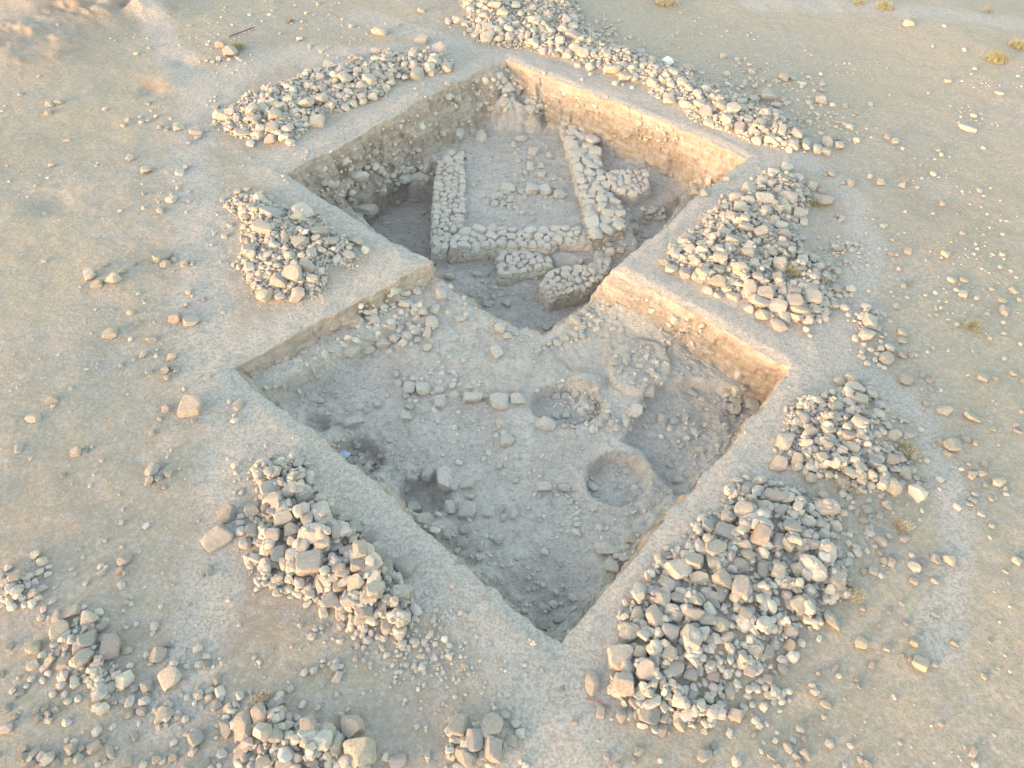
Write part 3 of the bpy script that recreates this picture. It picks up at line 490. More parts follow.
(768,500,2.867): "258,34,18,24,c 290,22,24,26,g 274,62,32,20,-15 286,83,24,20,p 320,114,50,24,-20,g 392,110,26,24,p 322,150,20,18 332,174,24,24 354,178,26,26 366,162,18,22,g 412,158,18,16,w 420,192,40,26,-30,w 438,178,30,16,g 480,169,32,26 518,170,42,30,c 418,232,24,20,p 478,230,24,20,c 236,158,22,16,g 230,176,22,22,g 274,204,20,22,g 302,202,28,22 210,220,46,66,p 170,220,28,28 162,124,20,28,c 188,278,28,30 228,268,20,22 200,156,24,22 185,346,64,36,-5,p 126,254,30,24 272,308,16,18,c 348,316,12,22 382,298,18,12,w 480,330,26,12,w 396,354,22,16,p 320,360,16,14 268,410,36,32,c 344,422,22,26 422,406,28,32 436,376,16,20 440,464,46,40,c 410,456,14,20 388,446,14,16 478,472,18,14,w 534,410,26,18,p 620,505,20,16,w 636,404,14,14 714,172,32,24,w 682,204,20,12 644,70,18,20,p 612,40,20,16,w 574,12,22,14,w 590,724,22,30,w 198,486,28,28,c 298,474,18,22 254,516,16,14 262,534,18,16 146,496,18,22,g 122,632,14,26 104,684,18,20 264,744,20,18 286,758,28,16 96,408,28,24,p 130,310,12,22 10,734,22,18 730,158,14,22",
# inside the trenches
(400,340,4): "36,190,50,52 92,194,66,56 152,202,50,34 162,240,52,62 218,220,50,34 290,232,84,62 342,226,30,30 400,244,88,66 474,234,66,48 22,304,54,44 40,268,40,26 388,48,68,36,-55 408,334,56,40 428,404,60,56 398,500,30,32 464,560,30,26 582,334,80,56,-10 574,588,74,42 656,588,50,30 180,544,76,104 112,518,54,66 46,534,50,44,g 268,574,56,40 218,590,36,30 190,624,46,34 198,668,50,60,g 278,624,50,26 268,684,74,70 54,670,60,60 98,718,76,52 396,680,46,34,60 414,712,30,30 458,696,36,44 262,756,50,40 880,122,24,24 906,70,30,50 628,224,36,28 662,226,36,28 704,210,36,36 736,228,36,34 626,304,34,28 664,302,30,34 658,344,26,22 692,346,28,24 752,314,24,24 824,304,30,28 800,336,34,24 768,272,30,30 780,246,30,26 786,290,26,24 760,288,26,24 846,330,28,40 866,350,34,36 904,330,36,46 918,352,24,28 940,280,66,60 966,256,38,40 920,284,30,34 806,220,36,46 1000,190,50,60",
(220,330,4): "516,50,80,60 588,60,66,40 654,46,60,48 700,28,50,40 748,18,50,40 790,40,36,26 830,70,40,36 536,488,34,34,g 522,518,26,24 556,544,28,28 574,528,24,28 648,500,36,28 534,364,90,36,10 450,372,50,16 632,294,34,34 590,318,40,22 706,176,30,36 712,216,36,36 680,440,36,22 262,112,30,30 758,310,44,26 810,328,20,18 746,264,30,24 244,206,28,34",
(200,150,4): "624,668,60,46 596,752,50,30 726,744,60,50 780,748,54,54 830,740,50,60 870,750,40,40 928,682,56,50 884,636,56,44 820,610,60,40 940,630,44,36 792,578,36,28 870,556,40,46 890,536,20,40 764,690,40,36 700,680,44,36 676,738,40,30 800,700,30,30 865,716,40,36 908,730,36,50 962,572,50,50,p 738,634,32,26",
(400,220,4): "244,392,54,28 402,430,50,50 430,462,40,26 490,480,34,14 740,362,30,26 700,394,50,40 726,428,36,30 632,488,44,28 598,494,20,24 700,456,36,30 730,460,34,30 660,470,40,30 310,214,50,26,g 350,212,24,24,g 350,336,44,24,g 430,330,44,36,-40,g 570,320,24,36 200,220,40,40,g",
(400,480,4): "832,276,116,56,10 926,236,62,44 908,272,30,36 896,312,44,44 848,344,70,60,g 572,580,60,50,g 640,560,60,30,g 240,326,40,26,g 252,250,50,50,g 186,222,40,30 398,236,50,36,30 320,270,24,26 344,140,40,16",
(560,300,4): "514,272,24,24 530,374,46,30,-20 412,476,46,40 456,488,36,36 500,470,30,36 480,720,56,36,g 700,390,60,50,g 745,380,50,40,g 770,420,60,50,g 700,440,50,50,g 740,464,40,30 560,600,50,30,g 366,370,100,70,-60,c 320,410,44,40 170,376,40,40 244,284,26,22 606,176,60,20 470,66,44,26,-35,p 556,230,20,16 262,250,30,24 300,200,30,22 320,260,36,26 290,330,30,22 380,300,40,30 216,250,30,30 490,580,30,20",
(400,0,4): "395,290,50,40 410,316,40,36 436,350,56,50 470,350,30,30 364,408,30,24 524,420,50,50,g 524,380,60,30,g 230,360,30,34 234,502,46,44 204,488,20,20 486,550,56,34 458,580,30,30 325,545,50,50 170,500,34,40 536,604,50,36 520,632,24,22 600,622,36,24 520,662,30,30 564,662,28,24 472,642,26,26 500,690,24,30 566,698,40,30 970,612,40,30 634,350,26,40 130,440,24,20 190,330,26,22 120,380,30,24",
(400,100,4): "434,348,64,36 486,362,28,44 530,356,60,54 582,354,54,48 640,378,54,40,c 400,380,36,26 376,388,30,36 414,412,28,30 440,396,30,28 376,414,30,30 350,408,20,36 428,370,36,22 825,648,50,44 795,625,44,50 840,604,44,30 884,596,36,28 900,500,30,40 936,488,50,56 980,544,30,24",
(320,100,4.517): "148,440,80,56 210,450,60,46 190,370,130,70 275,350,50,50 295,312,50,30 380,290,60,80 450,345,96,34 425,412,50,22 445,398,16,22 350,436,30,24 470,260,50,50 440,192,30,22 418,186,20,18 243,166,40,50 168,228,40,30 108,308,52,40 90,440,28,26 222,180,18,28 330,334,40,22 415,275,36,36 384,216,26,12",
(600,150,4): "395,140,60,60,g 420,170,40,50,g 510,108,36,30,p 178,340,40,24 20,445,50,44 90,400,30,30 30,395,40,30 236,268,60,30,g 170,18,30,30 180,40,26,24",
}
# ------------------------------------------------------------------ stone shapes
def ico(sub):
    import bmesh
    bm = bmesh.new(); bmesh.ops.create_icosphere(bm, subdivisions=sub, radius=1.0)
    V = np.array([v.co[:] for v in bm.verts]); Fc = np.array([[v.index for v in f.verts] for f in bm.faces]); bm.free()
    return V, Fc
ICO = {k: ico(k) for k in (1, 2, 3, 4)}
def rock_verts(sub, seed, blocky=.5):
    r = np.random.default_rng(seed); V = ICO[sub][0].copy()
    # cut by random planes: broken faces with worn edges
    ncut = int(9 + 8 * r.random())
    for i in range(ncut):
        n = r.normal(size=3)
        if i < 6 and blocky > .3: n = np.eye(3)[i % 3] * (1 if i < 3 else -1) + r.normal(size=3) * .16
        n /= np.linalg.norm(n); d = r.uniform(.50, .82) if blocky > .3 else r.uniform(.58, .90)
        h = V @ n - d; m = h > 0; V[m] -= np.outer(h[m] * .98, n)
    o = seed * 7.31
    d = .07 * noise(V[:, 0] * 1.3 + o, V[:, 1] * 1.3, V[:, 2] * 1.3, seed) + .03 * noise(V[:, 0] * 3.2 + o, V[:, 1] * 3.2, V[:, 2] * 3.2, seed + 1)
    if sub >= 3: d = d + .012 * noise(V[:, 0] * 7 + o, V[:, 1] * 7, V[:, 2] * 7, seed + 2)
    V = V * (1 + d)[:, None]
    lo, hi = V.min(0), V.max(0); V = (V - (lo + hi) / 2) / ((hi - lo) / 2)
    return V
NPRO = 26
PRO = {s: [rock_verts(s, 100 + i, (.1 if i % 3 == 0 else .8)) for i in range(NPRO)] for s in (1, 2, 3)}
BLK = {s: [rock_verts(s, 300 + i, .9) for i in range(NPRO)] for s in (2, 3)}
PRO_ME = [np_mesh('stone_shape', v, ICO[3][1], False) for v in PRO[3]]
BLK_ME = [np_mesh('block_shape', v, ICO[3][1], False) for v in BLK[3]]
for m_ in PRO_ME + BLK_ME: m_.materials.append(M_STONE)
TONES = {'': (.475, .435, .395), 'g': (.42, .398, .378), 'p': (.485, .425, .38), 'c': (.52, .468, .41), 'w': (.56, .53, .49)}
def tone(k, r, dusty=0.0):
    c = np.array(TONES[k]) * (1 + r.normal() * .06); c = c * (1 + r.normal(size=3) * .015)
    return np.clip(c * (1 - dusty) + np.array((.62, .565, .51)) * dusty, .1, .7)
def rot_z(a): c, s = math.cos(a), math.sin(a); return np.array([[c, -s, 0], [s, c, 0], [0, 0, 1]])
def rot_xyz(ax, ay, az):
    return np.array(Matrix.Rotation(az, 3, 'Z') @ Matrix.Rotation(ay, 3, 'Y') @ Matrix.Rotation(ax, 3, 'X'))

# ------------------------------------------------------------------ height raster used to rest stones
RX0, RX1, RY0, RY1, RS = -24.0, 26.0, 2.0, 38.0, .04
gx = np.arange(RX0, RX1, RS); gy = np.arange(RY0, RY1, RS)
RXg, RYg = np.meshgrid(gx, gy, indexing='ij')
HR = H(RXg, RYg)
HR0 = HR.copy()
_, _, TLr, TUr = None, None, None, None
def hsamp(x, y, R=None):
    R = HR if R is None else R
    fx = np.clip((np.asarray(x) - RX0) / RS, 0, R.shape[0] - 2.001); fy = np.clip((np.asarray(y) - RY0) / RS, 0, R.shape[1] - 2.001)
    i = fx.astype(int); j = fy.astype(int); u = fx - i; v = fy - j
    return (R[i, j] * (1 - u) + R[i + 1, j] * u) * (1 - v) + (R[i, j + 1] * (1 - u) + R[i + 1, j + 1] * u) * v
def march(px, py, lift=0.0, R=None):
    """where the sight line through a noted point meets the ground (plus lift)"""
    px = np.asarray(px, float); d = ray(px, py)
    t = (1.4 - CAM_H) / d[..., 2]; t1 = (-3.3 - CAM_H) / d[..., 2]
    hit = t1.copy(); done = np.zeros(px.shape, bool); st = (t1 - t) / 260
    for k in range(261):
        tt = t + st * k
        x, y, zz = d[..., 0] * tt, d[..., 1] * tt, CAM_H + d[..., 2] * tt
        m = (~done) & (zz <= hsamp(x, y, R) + lift)
        hit[m] = (tt - st * .5)[m]; done |= m
    return np.stack([d[..., 0] * hit, d[..., 1] * hit, CAM_H + d[..., 2] * hit], -1)
def rest(x, y, rx, ry, rz, ang, q=.35, sink=.22, write=True):
    """rest an ellipsoid on the raster; returns the height of its centre and adds it to the raster"""
    R = max(rx, ry); i0 = max(int((x - R - RX0) / RS), 0); i1 = int((x + R - RX0) / RS) + 2
    j0 = max(int((y - R - RY0) / RS), 0); j1 = int((y + R - RY0) / RS) + 2
    i1 = min(i1, HR.shape[0]); j1 = min(j1, HR.shape[1])
    if i1 <= i0 or j1 <= j0: return float(hsamp(x, y)) + rz * .6
    X = gx[i0:i1, None] - x; Y = gy[None, j0:j1] - y; c, s = math.cos(ang), math.sin(ang)
    r2 = ((X * c + Y * s) / rx) ** 2 + ((-X * s + Y * c) / ry) ** 2
    m = r2 < 1; sub = HR[i0:i1, j0:j1]
    if m.sum() < 3:
        zc = float(hsamp(x, y)) + rz * (1 - sink * 2)
        return zc
    base = np.quantile(sub[m], q); zc = base + rz * (1 - sink * 2)
    if write:
        top = np.where(m, zc + rz * .9 * np.sqrt(np.clip(1 - r2, 0, 1)), -99)
        HR[i0:i1, j0:j1] = np.maximum(sub, top)
    return zc

# ------------------------------------------------------------------ loose rubble filling the heaps
RUB_V, RUB_F, RUB_T, RUB_N = [], [], [], [0]
def add_rubble(x, y, z, rx, ry, rz, R, col, sub, pid=None):
    P = PRO[sub][RNG.integers(NPRO) if pid is None else pid]
    V = (P * np.array([rx, ry, rz])) @ R.T + np.array([x, y, z])
    RUB_V.append(V); RUB_F.append(ICO[sub][1] + RUB_N[0]); RUB_T.append(np.tile(np.append(col, 1.0), (len(V), 1))); RUB_N[0] += len(V)
def tone_pick(r, warm=.3):
    u = r.random(); return '' if u < .42 else ('g' if u < .42 + .33 * (1 - warm) else ('p' if u < .82 else ('c' if u < .95 else 'w')))
mean_size = {k: v[2] for k, v in HEAPS.items()}
for k, (P, h, s) in HP.items():
    box = BBX[k]; area = .5 * abs(sum(P[i][0] * P[(i + 1) % len(P)][1] - P[(i + 1) % len(P)][0] * P[i][1] for i in range(len(P))))
    dens = {'row': .12, 'scatter': .35, 'pocket': .8, 'fringe': .45, 'clump': .4, 'spill': .62, 'mound': .75}.get(k, 1.0)
    for layer, (sc_, cov) in enumerate(((.6, 1.6), (.8, 1.2), (1.0, 1.0))):
        n = int(area * cov * dens / (3.14 * (s * sc_) ** 2 * .8))
        u = np.random.default_rng(len(k) * 31 + layer + ord(k[0])) 
        xs = u.uniform(box[0] + 1, box[1] - 1, n * 3); ys = u.uniform(box[2] + 1, box[3] - 1, n * 3)
        d = -sdf_poly(xs, ys, P) + .35 * noise(xs * 1.1, ys * 1.1, seed=15) - (.12 if layer else .05)
        thin = fbm(xs, ys, .7, 2, 19)
        keep = (d > 0) & (u.random(n * 3) < np.clip(.35 + d * 1.6, 0, 1) * np.clip(1.0 + thin * (1.6 if dens < .9 else .7), .1, 1))
        xs, ys = xs[keep][:n], ys[keep][:n]
        for x, y in zip(xs, ys):
            r = s * sc_ * math.exp(u.normal() * .42) * .56
            rx, ry, rz = r * u.uniform(1.0, 1.45), r * u.uniform(.8, 1.1), r * u.uniform(.5, .78)
            a = u.uniform(0, 6.28); zc = rest(x, y, rx, ry, rz, a, .4, .2)
            R = rot_z(a) @ rot_xyz(u.normal() * .22, u.normal() * .22, 0)
            add_rubble(x, y, zc, rx, ry, rz, R, tone(tone_pick(u), u), 2 if r > .045 else 1, int(u.integers(NPRO)))
# a sparse skirt of chips round each heap and thin rubble in a few places
for px, py, rr, n, s in ((260,470,.9,70,.03),(425,640,1.1,160,.032),(820,290,1.4,120,.05),(845,250,1.0,60,.045),(870,450,1.0,70,.05),(640,60,2.5,160,.05),(760,90,3.0,220,.05),(820,120,2.0,90,.045),
                         (590,30,2.2,120,.05),(430,105,.9,60,.035),(330,90,1.3,60,.04),(900,470,1.5,60,.05),(830,520,1.6,80,.05),(960,300,3.0,60,.04),(740,690,1.8,90,.045),(470,670,1.3,80,.02),(230,620,2.5,60,.02),(480,700,1.5,60,.02),(110,560,2,30,.04),(60,720,2,50,.05),(200,740,1.5,50,.05),(150,660,1.5,30,.05),(360,640,1.4,80,.04)):
    c = W(px, py, .1); u = np.random.default_rng(int(px * 7 + py))
    for _ in range(n):
        a = u.uniform(0, 6.28); q = rr * math.sqrt(-math.log(1 - u.random() * .97)) * .6; x, y = c[0] + q * math.cos(a), c[1] + q * math.sin(a)
        if hsamp(x, y, HR0) < -.3: continue
        r = s * math.exp(u.normal() * .4)
        add_rubble(x, y, rest(x, y, r * 1.2, r, r * .7, a, .4, .25, False), r * 1.2, r, r * .7, rot_z(a), tone(tone_pick(u, .5), u), 1, int(u.integers(NPRO)))

# rubble weathering out of the cut sides and lying on the rough floors
for px, py, rx_, ry_, n, s in ((500,90,26,22,90,.075),(540,105,12,12,24,.06),(400,120,60,30,110,.05),(345,165,35,20,60,.055),(440,90,40,16,60,.05),(400,172,30,14,50,.08),(345,190,22,10,26,.08),(690,440,36,38,40,.045),(735,400,22,16,30,.06),(645,365,26,22,24,.045),(585,405,14,11,60,.05),(570,398,20,12,40,.045),(595,415,26,14,60,.045),
                         (395,320,34,26,90,.06),(430,385,34,18,50,.045),(420,530,34,26,50,.05),(360,460,22,18,40,.05),(445,570,40,30,40,.045),(540,600,34,26,30,.045),(620,550,26,20,40,.05),(585,320,20,18,46,.06),(530,180,36,26,80,.045),(500,200,22,10,40,.055),(610,245,20,16,40,.06),
                         (560,80,40,16,40,.04),(700,330,44,14,70,.045),(680,135,40,12,60,.045),(600,100,40,12,60,.045),(340,300,44,10,60,.04),(640,290,20,16,40,.045),(300,370,30,16,40,.035),(330,350,30,12,30,.035),(480,300,26,16,36,.05),(655,215,16,10,26,.06),(705,185,16,10,30,.06),(470,440,80,50,120,.03),(600,150,80,40,60,.03),(580,520,60,30,60,.03)):
    u = np.random.default_rng(int(px * 5 + py * 3)); q1 = px + u.normal(size=n) * rx_ * .6; q2 = py + u.normal(size=n) * ry_ * .6; pp = march(q1, q2, 0, HR0)
    for x, y, zz in pp:
        if hsamp(x, y, HR0) > -.22 and py > 20: continue
        r = s * math.exp(u.normal() * .38); a = u.uniform(0, 6.28)
        add_rubble(x, y, zz + r * .1, r * 1.25, r, r * .75, rot_z(a) @ rot_xyz(u.normal() * .4, u.normal() * .4, 0), tone(tone_pick(u, .4), u, .6), 2 if r > .045 else 1, int(u.integers(NPRO)))
# ------------------------------------------------------------------ the noted stones
ST = []
for (ox, oy, m), txt in SURVEY.items():
    for e in txt.split():
        p = e.split(','); tn = ''
        if p[-1] in 'gpcw': tn = p.pop()
        v = [float(q) for q in p]
        ST.append((ox + v[0] / m, oy + v[1] / m, v[2] / m, v[3] / m, v[4] if len(v) > 4 else 0.0, tn))
keep = []
for s_ in ST:
    if not any(math.hypot(s_[0] - q[0], s_[1] - q[1]) < .42 * min(max(s_[2], s_[3]), max(q[2], q[3])) for q in keep): keep.append(s_)
print('NOTED', len(ST), 'kept', len(keep)); ST = keep
px = np.array([s_[0] for s_ in ST]); py = np.array([s_[1] for s_ in ST])
w_m = np.array([max(s_[2], s_[3]) for s_ in ST])
pos0 = march(px, py, 0.0)
_, _, zc0 = project(pos0); scale = F_PX / zc0
pos = march(px, py + 0.0, 0.0)
# shift so that the stone's middle, not its foot, sits on the noted point
STONES = []
HRsnap = HR.copy()
xa, ya = unwarp(pos[:, 0], pos[:, 1])
_, gtop, tls_, tus_ = H(pos[:, 0], pos[:, 1], None, True)
for i, (sx, sy, w, h, ang, tn) in enumerate(ST):
    s = scale[i]; v = ray(sx, sy); v = v / np.linalg.norm(v); sp = -v[2]; cp_ = math.sqrt(1 - sp * sp)
    wm = w / s
    hm = h / s / (.52 + .48 * sp)
    rx, ry = wm / 2 * .98, hm / 2 * .98
    rz = min(rx, ry) * .60
    # turned long axis: undo foreshortening
    th = math.radians(ang); ga = math.atan2(math.sin(th) / max(sp, .4), math.cos(th)) if ang else 0.0
    hd = math.atan2(v[0], v[1])
    x, y, z_ = pos[i]
    back = rz * .55 / max(sp, .3) * cp_
    x -= math.sin(hd) * back; y -= math.cos(hd) * back
    ga = ga - hd * .6
    # kind
    inheap = None
    for k, (P, hh, ms) in HP.items():
        if BBX[k][0] < x < BBX[k][1] and BBX[k][2] < y < BBX[k][3]:
            if float(sdf_poly(np.array([x]), np.array([y]), P)[0]) < .3: inheap = k; break
    if gtop[i] - pos0[i, 2] > .22: inheap = 'trench'
    STONES.append(dict(x=x, y=y, rx=rx, ry=ry, rz=rz, a=ga, tn=tn, px=sx, py=sy, w=w, h=h, where=inheap or 'field', wpx=w * h))
for s in STONES:
    q = .30 if s['where'] not in ('field', 'trench') else .35
    sink = .16 if s['where'] not in ('field', 'trench') else .24
    s['z'] = rest(s['x'], s['y'], s['rx'], s['ry'], s['rz'], s['a'], q, sink, False)
heap_st = sorted([s for s in STONES if s['where'] not in ('field', 'trench')], key=lambda s: -s['wpx'])
field_st = sorted([s for s in STONES if s['where'] == 'field'], key=lambda s: -s['wpx'])
trench_st = sorted([s for s in STONES if s['where'] == 'trench'], key=lambda s: -s['wpx'])
print('HEAP', len(heap_st), 'FIELD', len(field_st), 'TRENCH', len(trench_st))
rs = np.random.default_rng(99)
for s in STONES:
    s['R'] = rot_z(s['a']) @ rot_xyz(rs.normal() * .13, rs.normal() * .13, 0)
    s['col'] = tone(s['tn'], rs, .85 if s['where'] == 'trench' else 0)
    s['pid'] = int(rs.integers(NPRO)); s['blk'] = rs.random() < .65
for s in heap_st[300:] + field_st[300:]:
    add_rubble(s['x'], s['y'], s['z'], s['rx'], s['ry'], s['rz'], s['R'], s['col'], 2, s['pid'])
INDIV = heap_st[:300] + field_st[:300] + trench_st[:300]

# ------------------------------------------------------------------ what to call each one
HEAP_NAME = {'ridge': 'ridge heap beside the upper trench', 'wedge': 'wedge heap between both trenches', 'fan': 'fan heap inside the footpath bend',
  'mound': 'mound heap beside the footpath', 'spill': 'big spill heap', 'dump': 'slanting heap', 'scatter': 'loose field heap',
  'pocket': 'little grey field heap', 'fringe': 'block heap', 'clump': 'boulder clump below the trench', 'bank': 'bank heap beyond the trench', 'row': 'short row beside the footpath'}
BIG = {}
def words_of(s):
    m = max(s['rx'], s['ry']) * 2; el = max(s['rx'], s['ry']) / min(s['rx'], s['ry'])
    size = 'big' if m > .55 else 'mid-sized' if m > .36 else 'small' if m > .22 else 'tiny'
    col = {'': 'beige', 'g': 'grey', 'p': 'rosy', 'c': 'cream', 'w': 'whitish'}[s['tn']]
    shape = 'long' if el > 1.55 else 'oblong' if el > 1.22 else ('squarish' if s['blk'] else 'rounded')
    return size, col, shape
AREAS = [((100,40),'by the old spoil at the far corner'),((230,50),'near the big rosy block beyond the ridge heap'),((370,20),'beyond the ridge heap'),((180,130),'below the ridge heap end'),((60,100),'on the far slope by the hollow'),
 ((150,180),'on bare ground below the hollow'),((110,275),'around the trio of cream stones'),((172,260),'in the little string of stones beside the wedge heap'),((180,320),'by the pair of stones on bare ground'),((165,360),'in the small cluster above the lone boulder'),
 ((190,407),'around the lone boulder'),((155,475),'in the tiny pile below the lone boulder'),((40,410),'on the outer field level with the boulder'),((235,402),'near the trench side corner'),((215,550),'by the long slab beside the slanting heap'),((120,560),'in the field above the loose heap'),
 ((160,640),'past the loose heap'),((175,680),'around the cream pitted boulder'),((150,715),'beneath the cream pitted boulder'),((220,700),'above the block heap'),((75,755),'in the outermost string at the field margin'),((200,755),'between the outermost string and the block heap'),((45,700),'beneath the loose heap'),
 ((395,760),'at the foot of the block heap'),((510,705),'above the boulder clump'),((590,690),'beside the spill heap foot'),((610,750),'below the spill heap foot'),((705,750),'under the spill heap'),((800,750),'on straw ground under the spill heap'),((820,620),'just outside the spill heap'),
 ((855,550),'between mound heap and spill heap'),((870,520),'under the mound heap'),((905,560),'in the cream group on straw ground'),((915,660),'around the cream stone on the straw slope'),((1010,560),'on the straw slope at the outer margin'),((975,740),'on the straw slope bottom'),
 ((950,440),'across the footpath from the mound heap'),((985,490),'on the outer straw field level with the mound heap'),((905,375),'around the rosy block by the footpath'),((885,335),'in the row by the footpath'),((960,290),'on the straw field across the footpath'),((1000,370),'in the outer straw field'),((900,250),'beside the footpath bend'),((990,250),'on straw ground above the field'),
 ((840,185),'at the footpath fork'),((835,110),'beyond the bank heap end'),((890,135),'on the pale straw beyond the fork'),((960,130),'by the flat white slab'),((900,25),'near the far track'),((960,60),'on the far straw slope'),((745,85),'above the bank heap'),((520,10),'at the top of the bank heap'),((830,260),'on the straw side of the fan heap'),((735,190),'on the upper trench rim')]
TAREAS = [((345,205),'beside the deep sounding'),((400,165),'on the ledge above the deep sounding'),((360,150),'in the sloping side of the upper trench'),((415,190),'in the deep sounding'),((510,85),'on the standing rubble in the far corner'),((455,125),'at the top of the narrow masonry wall'),
 ((530,150),'on the room floor between masonry walls'),((540,190),'in the short cross line on the room floor'),((500,200),'in the rubble patch on the room floor'),((640,160),'under the sunlit cut wall'),((700,185),'at the side corner of the upper trench'),((650,220),'by the dark channel'),((610,255),'between the curved masonry and the stub'),
 ((490,300),'on the sunken floor below the masonry'),((510,330),'at the tip of the sunken floor'),((575,325),'on the edge of the sunken floor'),((395,330),'in the stone patch by the shelf'),((370,345),'at the lower side of the stone patch'),((425,300),'at the upper side of the stone patch'),((460,320),'on the bare slope beside the stone patch'),
 ((430,390),'at one end of the stone line'),((490,395),'in the middle of the stone line'),((500,430),'below the stone line'),((350,420),'on the grey floor above the dark pits'),((355,455),'in the first dark pit'),((425,480),'around the second dark pit'),((440,515),'below the second dark pit'),((500,490),'on the pale floor between pits'),((545,490),'by the tiny round hollow'),
 ((560,405),'in the oval pit'),((590,400),'on the rim of the oval pit'),((620,420),'on the rubble tongue beside the oval pit'),((640,370),'on the round platform'),((655,390),'at the foot of the round platform'),((675,420),'on the low rough floor'),((740,400),'at the dark side corner of the lower trench'),((690,460),'in the low pocket above the rim'),((620,545),'by the long block on the lower floor'),((550,625),'in the bottom corner of the lower trench'),((670,340),'on the sunlit talus'),((700,330),'in the sunlit cut wall'),((300,350),'on the shelf')]
def nearest(areas, s):
    return min(areas, key=lambda a: (a[0][0] - s['px']) ** 2 + ((a[0][1] - s['py']) * 1.15) ** 2)[1]
for k in HEAPS:
    mem = [s for s in INDIV if s['where'] == k]
    if not mem: continue
    cx = np.mean([s['px'] for s in mem]); xs_ = sorted(s['px'] for s in mem); ys_ = sorted(s['py'] for s in mem)
    for s in mem:
        v = ys_.index(s['py']) / max(1, len(ys_) - 1); u = xs_.index(s['px']) / max(1, len(xs_) - 1)
        row = 'upper end' if v < .2 else 'upper part' if v < .45 else 'lower part' if v < .78 else 'lower end'
        s['place'] = f"in the {row} of the {HEAP_NAME[k]}"; s['group'] = 'stones of the ' + HEAP_NAME[k]
for s in INDIV:
    if s['where'] == 'field': s['place'] = nearest(AREAS, s); s['group'] = 'loose stones scattered over the field'
    elif s['where'] == 'trench': s['place'] = nearest(TAREAS, s); s['group'] = 'loose stones lying in the trenches'
ORD = ['', 'second', 'third', 'fourth', 'fifth', 'sixth', 'seventh', 'eighth', 'ninth', 'tenth', 'eleventh', 'twelfth']
def trim(t):
    for a, b in (('in the upper part of', 'high in'), ('in the lower part of', 'low in'), ('at the side corner of', 'at'), ('in the sloping side of', 'on'), ('in the lower end of', 'at the foot of'), ('in the upper end of', 'atop'), ('mid-sized', 'medium'), ('beside the upper trench', ''), ('below the trench', ''), ('inside the footpath bend', ''), ('beside the footpath', ''), ('between the outermost string and the block heap', 'beside the block heap'), ('on the outer straw field level with', 'outward of'), ('on straw ground ', '')):
        if len(t.replace('-', ' ').replace(',', ' ').split()) > 15: t = t.replace(a, b)
    return ' '.join(t.split())
def assign_labels(L):
    by = {}
    for s in L:
        sz, c, sh = words_of(s); by.setdefault((sz, c, sh, s['place']), []).append(s)
    for (sz, c, sh, pl), m in by.items():
        if len(m) == 1: m[0]['label'] = f"{sz} {c} {sh} stone {pl}"; continue
        # told apart by how high up the slope each one lies
        m.sort(key=lambda s: s['py'])
        for i, s in enumerate(m):
            o = 'topmost' if i == 0 else ('lowest' if i == len(m) - 1 else f"{ORD[min(i, 11)]} from top")
            s['label'] = (f"{o} {sz} {c} {sh} stone {pl}" if o in ('topmost', 'lowest') else f"{sz} {c} {sh} stone, {o}, {pl}")
for grp in (heap_st[:300], field_st[:300], trench_st[:300]): assign_labels(grp)
for s in INDIV: s['label'] = trim(s['label'])
NAMES = {'field': ('field_stone', 'stone'), 'trench': ('trench_stone', 'stone')}
for s in INDIV:
    nm, cat = NAMES.get(s['where'], ('heap_stone', 'stone'))
    me = (BLK_ME if s['blk'] else PRO_ME)[s['pid']]
    o = bpy.data.objects.new(nm, me); COL.objects.link(o)
    M3 = s['R'] @ np.diag([s['rx'], s['ry'], s['rz']])
    M = Matrix([[*M3[0], s['x']], [*M3[1], s['y']], [*M3[2], s['z']], [0, 0, 0, 1]])
    o.matrix_world = M; o.color = (*s['col'], 1)
    tag(o, s['label'], cat, s['group'])
V = np.concatenate(RUB_V); Fc = np.concatenate(RUB_F); T = np.concatenate(RUB_T)
me = np_mesh('rubble', V, Fc, False); ca = me.color_attributes.new('tone', 'FLOAT_COLOR', 'POINT'); ca.data.foreach_set('color', np.ascontiguousarray(T, np.float32).ravel())
tag(link('rubble', me, M_STONE_A), 'countless small fieldstones filling the heaps around the trenches', 'rubble', kind='stuff')
print('RUBBLE', len(RUB_V), len(V))
# grit and pebbles over the field
GV, GF, GT, gn = [], [], [], 0
u = np.random.default_rng(5)
N = 15000
xs = u.uniform(-22, 24, N); ys = u.uniform(3, 36, N)
dn = fbm(xs, ys, .5, 3, 17); a_, b_ = unwarp(xs, ys)
hz = hsamp(xs, ys, HR)
for x, y, d, zz, q, h0 in zip(xs, ys, dn, hz, u.random(N), hsamp(xs, ys, HR0)):
    if q > .16 + d * 1.1 - .08 * (x > 8) - .12 * (y > 20): continue
    r = (.014 + .010 * (y > 18)) * math.exp(abs(u.normal()) * .55)
    if abs(zz - h0) > .02: continue
    V_ = (PRO[1][u.integers(NPRO)] * np.array([r * 1.25, r, r * .65])) @ rot_z(u.uniform(0, 6.28)).T + np.array([x, y, zz + r * .25])
    GV.append(V_); GF.append(ICO[1][1] + gn); gn += len(V_)
    c_ = tone('w' if u.random() < .12 else tone_pick(u, .6), u); GT.append(np.tile(np.append(c_, 1), (len(V_), 1)))
N = 26000
aa = u.uniform(A0, A3, N); bb = u.uniform(B0, B3, N); xs, ys = warp(aa, bb); h0 = hsamp(xs, ys, HR0); hz = hsamp(xs, ys, HR); dn = fbm(xs, ys, .8, 3, 27)
fx = hsamp(xs + .12, ys, HR0) - hsamp(xs - .12, ys, HR0); fy = hsamp(xs, ys + .12, HR0) - hsamp(xs, ys - .12, HR0); steep = np.hypot(fx, fy) > .45
